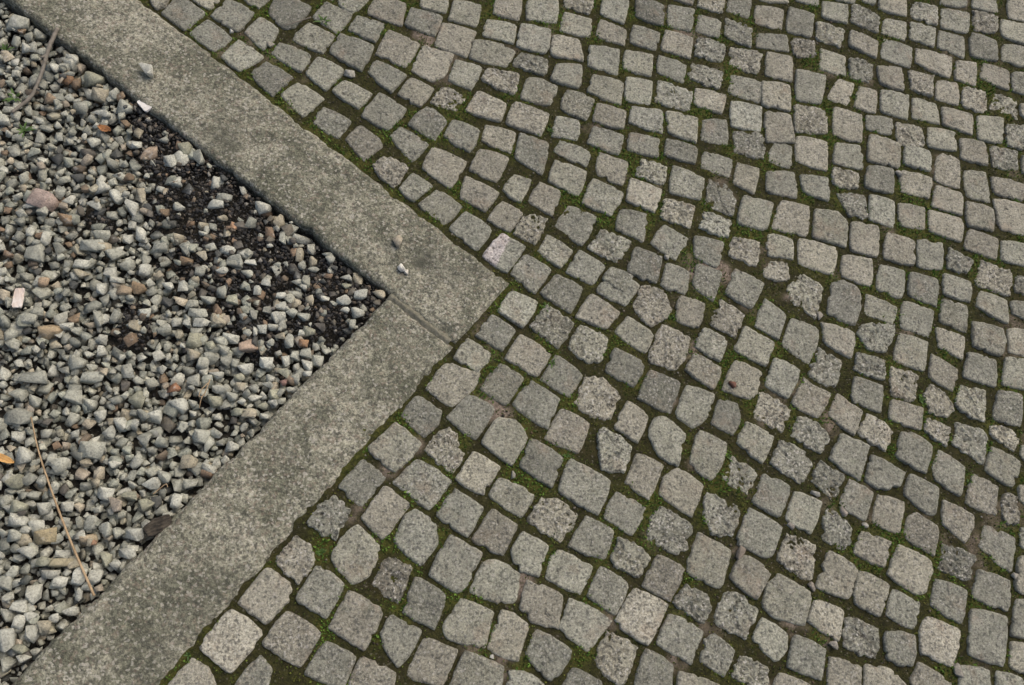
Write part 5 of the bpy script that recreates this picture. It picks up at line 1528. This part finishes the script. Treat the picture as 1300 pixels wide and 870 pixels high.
D = {'twig': [(-0.74, 1.3334), (-0.749, 1.2764), (-0.7559, 1.219), (-0.7656, 1.1625), (-0.7955, 1.1168)],
 'straw': [(-0.6315, 0.4601), (-0.6055, 0.3942), (-0.5717, 0.3274), (-0.5206, 0.2338), (-0.4675, 0.1446)],
 'straw_b': [(-0.3246, 0.55), (-0.3302, 0.524), (-0.3359, 0.5109), (-0.3378, 0.4918)],
 'straw_c': [(-0.3268, 0.5434), (-0.3381, 0.5283), (-0.3406, 0.5139), (-0.3294, 0.5176)],
 'straw_d': [(-0.3986, 0.326), (-0.3889, 0.335), (-0.3777, 0.3442), (-0.3741, 0.3385)],
 'twiglet': [(-0.2641, 1.4109), (-0.2405, 1.4233), (-0.2081, 1.4418)],
 'tab': (-0.6995, 0.6959, 0.0414, 0.0184, -1.496),
 'chip': (-0.5357, 1.1627, 0.0326, 0.0181, -0.801),
 'leaf_o': (-0.6082, 1.0975, 0.0299, 0.0158, -0.408),
 'leaf_y': (-0.6685, 0.3832, 0.0499, 0.0139, -0.355),
 'bark': (-0.3793, 0.2677, 0.0469, 0.0276, 0.561),
 'pebbles': [(-0.5414, 1.2399, 0.0195, 0.0139, -0.409, (0.5, 0.49, 0.45), 0.003, 'pale grey pebble lying alone on the long kerb stone'),
             (0.0178, 0.8728, 0.0106, 0.0159, -0.014, (0.33, 0.29, 0.235), -0.001, 'tan upright pebble on the kerb beside the shallow hollow'),
             (0.0289, 0.8123, 0.0087, 0.0069, -0.689, (0.58, 0.56, 0.53), -0.002, 'whitish chip of stone on the kerb below the tan pebble'),
             (0.0407, 0.8058, 0.0061, 0.0061, 0.078, (0.52, 0.49, 0.46), -0.002, 'tiny whitish crumb beside the whitish chip'),
             (-0.2913, 1.3575, 0.0089, 0.0089, 0.134, (0.34, 0.3, 0.24), None, 'round beige pebble in the mossy joint'),
             (-0.1102, 1.3012, 0.0128, 0.0109, -0.09, (0.42, 0.39, 0.33), None, 'cream pebble lodged in the joint between cobblestones'),
             (0.7364, 0.5941, 0.0098, 0.008, -0.312, (0.2, 0.1, 0.07), -0.002, 'dark red flake lying on a grey cobblestone'),
             (-0.3815, 1.3855, 0.0049, 0.0049, 0.138, (0.6, 0.58, 0.54), None, 'tiny white pebble in the joint near the kerb'),
             (1.2268, 1.1696, 0.0078, 0.0123, 0.101, (0.33, 0.3, 0.26), None, 'narrow grey pebble wedged between two cobblestones'),
             (0.9978, 0.3051, 0.0067, 0.0067, 0.027, (0.36, 0.33, 0.29), None, 'small round grey pebble in a soil joint'),
             (0.837, 0.3007, 0.009, 0.0058, -0.599, (0.38, 0.31, 0.26), None, 'flat pinkish pebble in a soil joint'),
             (0.8992, 0.3686, 0.0102, 0.0059, -0.314, (0.3, 0.28, 0.25), None, 'dull grey pebble between two rough cobblestones'),
             (0.9532, 0.3328, 0.0135, 0.0076, -1.018, (0.36, 0.29, 0.24), None, 'pinkish sliver of stone beside a rough cobblestone'),
             (0.722, 0.2449, 0.0072, 0.0143, -0.499, (0.3, 0.22, 0.16), None, 'brownish sliver of stone standing in the joint'),
             (0.4742, 0.1541, 0.0045, 0.0045, 0.014, (0.5, 0.47, 0.42), None, 'light crumb in the sandy joint'),
             (0.2286, 0.0487, 0.0042, 0.0042, 0.005, (0.62, 0.6, 0.56), None, 'bright white crumb in the sandy joint'),
             (0.8669, 0.1823, 0.0064, 0.0103, 0.32, (0.34, 0.27, 0.21), None, 'tan sliver between cobblestones with worn edges'),
             (0.2678, 0.3837, 0.0047, 0.0086, -0.139, (0.33, 0.3, 0.25), None, 'curved grey crumb beside bright green moss'),
             (0.8911, 0.0718, 0.0108, 0.0092, 0.006, (0.36, 0.31, 0.26), None, 'beige rubble piece in a wide joint'),
             (1.148, 0.0267, 0.0103, 0.0142, 0.002, (0.31, 0.27, 0.23), None, 'rough beige rubble piece between three cobblestones'),
             (0.6146, 0.8898, 0.0057, 0.0057, 0.081, (0.35, 0.33, 0.28), None, 'tiny grey pebble in a dark joint'),
             (0.9659, 0.7718, 0.0077, 0.0126, -0.209, (0.33, 0.28, 0.23), None, 'tan pebble wedged beside a tall cobblestone'),
             (1.3168, 0.2117, 0.0069, 0.0069, -0.506, (0.42, 0.37, 0.3), None, 'cream crumb beside dark moss')],
 'weeds': [(-0.8433, 1.2824, 0.0254, 7, 'tiny green weed sprouting from gravel above a grey stone'),
           (-0.802, 1.1616, 0.0299, 9, 'small green weed beside the end of the bent twig'),
           (-0.7633, 1.0746, 0.0258, 8, 'faded green weed growing in grey gravel'),
           (-0.1815, 1.4405, 0.0265, 7, 'blue-green weed growing over a cobblestone edge'),
           (0.3538, 1.1978, 0.0202, 6, 'small green weed in the joint between cobblestones'),
           (0.3398, 0.7481, 0.0194, 8, 'bright green weed in the mossy joint near the corner'),
           (0.3496, 0.6233, 0.017, 6, 'yellow-green sprout in a narrow joint'),
           (-0.0887, 0.2272, 0.0127, 26, 'bright green moss-like weed beside a broken cobblestone'),
           (0.3752, 0.4265, 0.0128, 6, 'tiny bright sprout at a cobblestone corner'),
           (0.6143, 0.7449, 0.0146, 7, 'green sprout between two rough cobblestones'), (0.7198, 0.4352, 0.0152, 7, 'small sprout in the dark joint'),
           (-0.2989, 0.0489, 0.0142, 6, 'small sprout where kerb and paving meet'),
           (1.1747, 0.5826, 0.0169, 7, 'pale sprout between two cobblestones'),
           (1.2556, 0.4062, 0.0162, 6, 'small sprout beside a tall narrow cobblestone')]}
P = on_gravel(D['twig'], 46, .004, 0, 12)
r = np.linspace(.0046, .0034, 46)
tw = add('twig', tube('twig', P, r, M_TWIG, 9, .10), None, None, label='bent grey twig lying on the gravel against the kerb', category='twig')
for a0, dx, dy, l_ in ((14, -.5, -.6, .018), (30, .7, -.2, .014)):
    Q = np.array([P[a0] + np.array([dx, dy, .25]) * l_ * t for t in (0, .35, .7, 1)])
    add('twig_stub', tube('twig_stub', Q, [.0034, .003, .0024, .0014], M_TWIG, 7, .1), tw)
P = on_gravel(D['straw'], 60, .0016, .001, 20)
add('straw_stalk', tube('straw_stalk', P, np.linspace(.0012, .0024, 60), M_STRAW, 7, .05), label='long thin dry straw stalk lying across the gravel', category='straw')
for key, lab in (('straw_b', 'short curled straw wisp on gravel near the kerb'), ('straw_c', 'forked bit of dry straw beside the curled wisp'), ('straw_d', 'small dry straw curl in the gravel beside dark bark')):
    P = on_gravel(D[key], 24, .0010, .0005, 6)
    add('straw_wisp', tube('straw_wisp', P, np.linspace(.0011, .0007, 24), M_STRAW, 6, .08), label=lab, category='straw', group='straw wisps on the gravel')
p2 = spline(D['twiglet'], 20)
P = np.c_[p2, np.full(20, .0050)]
add('twig', tube('twig', P, np.linspace(.0011, .0018, 20), M_TWIG, 6, .08), label='thin dry twig lying across two cobblestones', category='twig')

def slab(name, x, y, z, l_, w_, h_, yaw, tilt, material, bend=.0):
    nx_, ny_ = 10, 5
    bm = bmesh.new()
    bmesh.ops.create_cube(bm, size=1)
    bmesh.ops.subdivide_edges(bm, edges=bm.edges[:], cuts=5, use_grid_fill=True)
    for v in bm.verts:
        v.co.x *= l_; v.co.y *= w_; v.co.z *= h_
        v.co.z += bend * (v.co.x / l_) ** 2 * 4
        rr = min(l_, w_) * .18
        ex, ey = abs(v.co.x) / (l_ / 2), abs(v.co.y) / (w_ / 2)
        if ex > .98 and ey > .98:
            v.co.x *= .95; v.co.y *= .90
        v.co += Vector((random.gauss(0, .00025), random.gauss(0, .00025), random.gauss(0, .0002)))
    bmesh.ops.bevel(bm, geom=[e for e in bm.edges if e.calc_face_angle(0) > 1.0], offset=.0006, segments=2, affect='EDGES')
    me = bpy.data.meshes.new(name); bm.to_mesh(me); bm.free()
    me.materials.append(material)
    o = add(name, me, None, (x, y, z)); o.rotation_euler = (tilt[0], tilt[1], yaw)
    return o
(x, y, l_, w_, yaw) = D['tab']
o = slab('plastic_tab', x, y, hm(x, y, 4) + .0005, l_, w_, .0045, yaw, (.10, -.06), M_PINKW)
o['label'] = 'small off-white rectangular tab lying flat on the gravel'; o['category'] = 'tab'
(x, y, l_, w_, yaw) = D['chip']
o = slab('white_chip', x, y, max(hm(x, y, 3) + .003, -.004), l_, w_, .006, yaw, (.06, -.05), M_WHITE, .0008)
o['label'] = 'bright white chip lying on grit at the kerb edge'; o['category'] = 'chip'

def leaf(name, x, y, z, l_, w_, yaw, curl, material, **props):
    nn, mm = 14, 7
    V, Fq = [], []
    for i in range(nn):
        t = i / (nn - 1)
        wd_ = w_ * .5 * math.sin(math.pi * min(1, t * .94 + .04)) ** .75 * (1 + .08 * random.uniform(-1, 1))
        for j in range(mm):
            s_ = j / (mm - 1) * 2 - 1
            V.append(((t - .5) * l_, s_ * wd_, curl * (2 * t - 1) ** 2 * .6 + curl * s_ * s_ * .7 + random.gauss(0, .0002)))
    for i in range(nn - 1):
        for j in range(mm - 1):
            Fq.append((i * mm + j, (i + 1) * mm + j, (i + 1) * mm + j + 1, i * mm + j + 1))
    me = new_mesh(name, V, Fq, material)
    o = add(name, me, None, (x, y, z), **props)
    o.rotation_euler = (random.gauss(0, .08), random.gauss(0, .08), yaw)
    md = o.modifiers.new('thickness', 'SOLIDIFY'); md.thickness = .0006
    mid_ = add('midrib', tube('midrib', [((t - .62) * l_, 0, curl * (2 * t - 1) ** 2 * .6 + .0005) for t in np.linspace(0, 1, 8)], np.linspace(.0008, .0003, 8), material, 6), o)
    return o
(x, y, l_, w_, yaw) = D['leaf_o']
leaf('dry_leaf', x, y, hm(x, y, 3) + .001, l_, w_, yaw, .005, M_LEAF, label='curled orange-brown dry leaf on gravel beside the dark grit', category='leaf')
(x, y, l_, w_, yaw) = D['leaf_y']
leaf('dry_leaf', x, y, hm(x, y, 4) + .001, l_, w_, yaw, .003, M_LEAFY, label='narrow yellow-orange dry leaf lying on pale gravel', category='leaf')

# bark: ridged strip
(x, y, l_, w_, yaw) = D['bark']
V, Fq = [], []
for i in range(24):
    for j in range(15):
        t, s_ = i / 23 - .5, j / 14 - .5
        zz = .006 * math.cos(s_ * 2.6) + .0022 * math.sin(j * 1.9 + 2 * math.sin(t * 5)) + random.gauss(0, .0004)
        en = 1 - .35 * (2 * t) ** 4
        V.append((t * l_ * (1 + .1 * math.sin(j * 2.3)), s_ * w_ * en, zz))
for i in range(23):
    for j in range(14): Fq.append((i * 15 + j, (i + 1) * 15 + j, (i + 1) * 15 + j + 1, i * 15 + j + 1))
o = add('bark_piece', new_mesh('bark_piece', V, Fq, M_BARK), None, (x, y, hm(x, y, 4) - .002), label='dark ridged piece of bark wedged beside the kerb', category='bark')
o.rotation_euler = (.1, 0, yaw)
md = o.modifiers.new('thickness', 'SOLIDIFY'); md.thickness = .003; md.offset = -1

# loose pebbles on the kerb and on the paving
for (x, y, a, b_, yaw, col, zb_, label) in D['pebbles']:
    sh, sf = HULLS[random.choice(FULL)]
    V = (sh * np.array([a, b_, min(a, b_) * .8])) @ rotm(yaw, random.gauss(0, .15), random.gauss(0, .15)).T
    V[:, 2] -= np.quantile(V[:, 2], .06)
    if zb_ is None: zb_ = float(bed_at(np.array(x), np.array(y))) - min(a, b_) * .5; col = (np.array(col) * .55 + .45 * np.mean(col)) * .78
    me = fast_mesh('pebble', V, sf, M_FLAKE if 'red' in label else M_STONE, {'tint': np.repeat(np.array(col)[None], len(V), 0)}, smooth=False)
    add('pebble', me, None, (x, y, zb_), label=label, category='pebble', group='pebbles lying on the kerb and paving')

# small weeds
for (x, y, sz, nl, label) in D['weeds']:
    zb_ = hm(x, y, 1) - .006 if in_gravel(np.array(x), np.array(y), 0) else float(bed_at(np.array(x), np.array(y))) - .001
    root = add('weed', None, None, (x, y, zb_), label=label, category='weed', group='small green weeds')
    for i in range(nl):
        th = i * 2.4 + random.uniform(-.4, .4); l_ = sz * random.uniform(.6, 1.1); el = random.uniform(.5, 1.2)
        V, Fq = [], []
        for k_ in range(7):
            t = k_ / 6
            rx = l_ * math.cos(el) * t; rz = l_ * math.sin(el) * t - l_ * .35 * t * t
            wd_ = sz * .085 * math.sin(math.pi * (.12 + .86 * t)) + .0002
            for s_ in (-1, 0, 1):
                V.append((rx * math.cos(th) - s_ * wd_ * math.sin(th), rx * math.sin(th) + s_ * wd_ * math.cos(th), rz + abs(s_) * wd_ * .35))
        for k_ in range(6):
            for s_ in range(2): Fq.append((k_ * 3 + s_, k_ * 3 + s_ + 1, (k_ + 1) * 3 + s_ + 1, (k_ + 1) * 3 + s_))
        add('leaf', new_mesh('leaf', V, Fq, M_WEED), root)
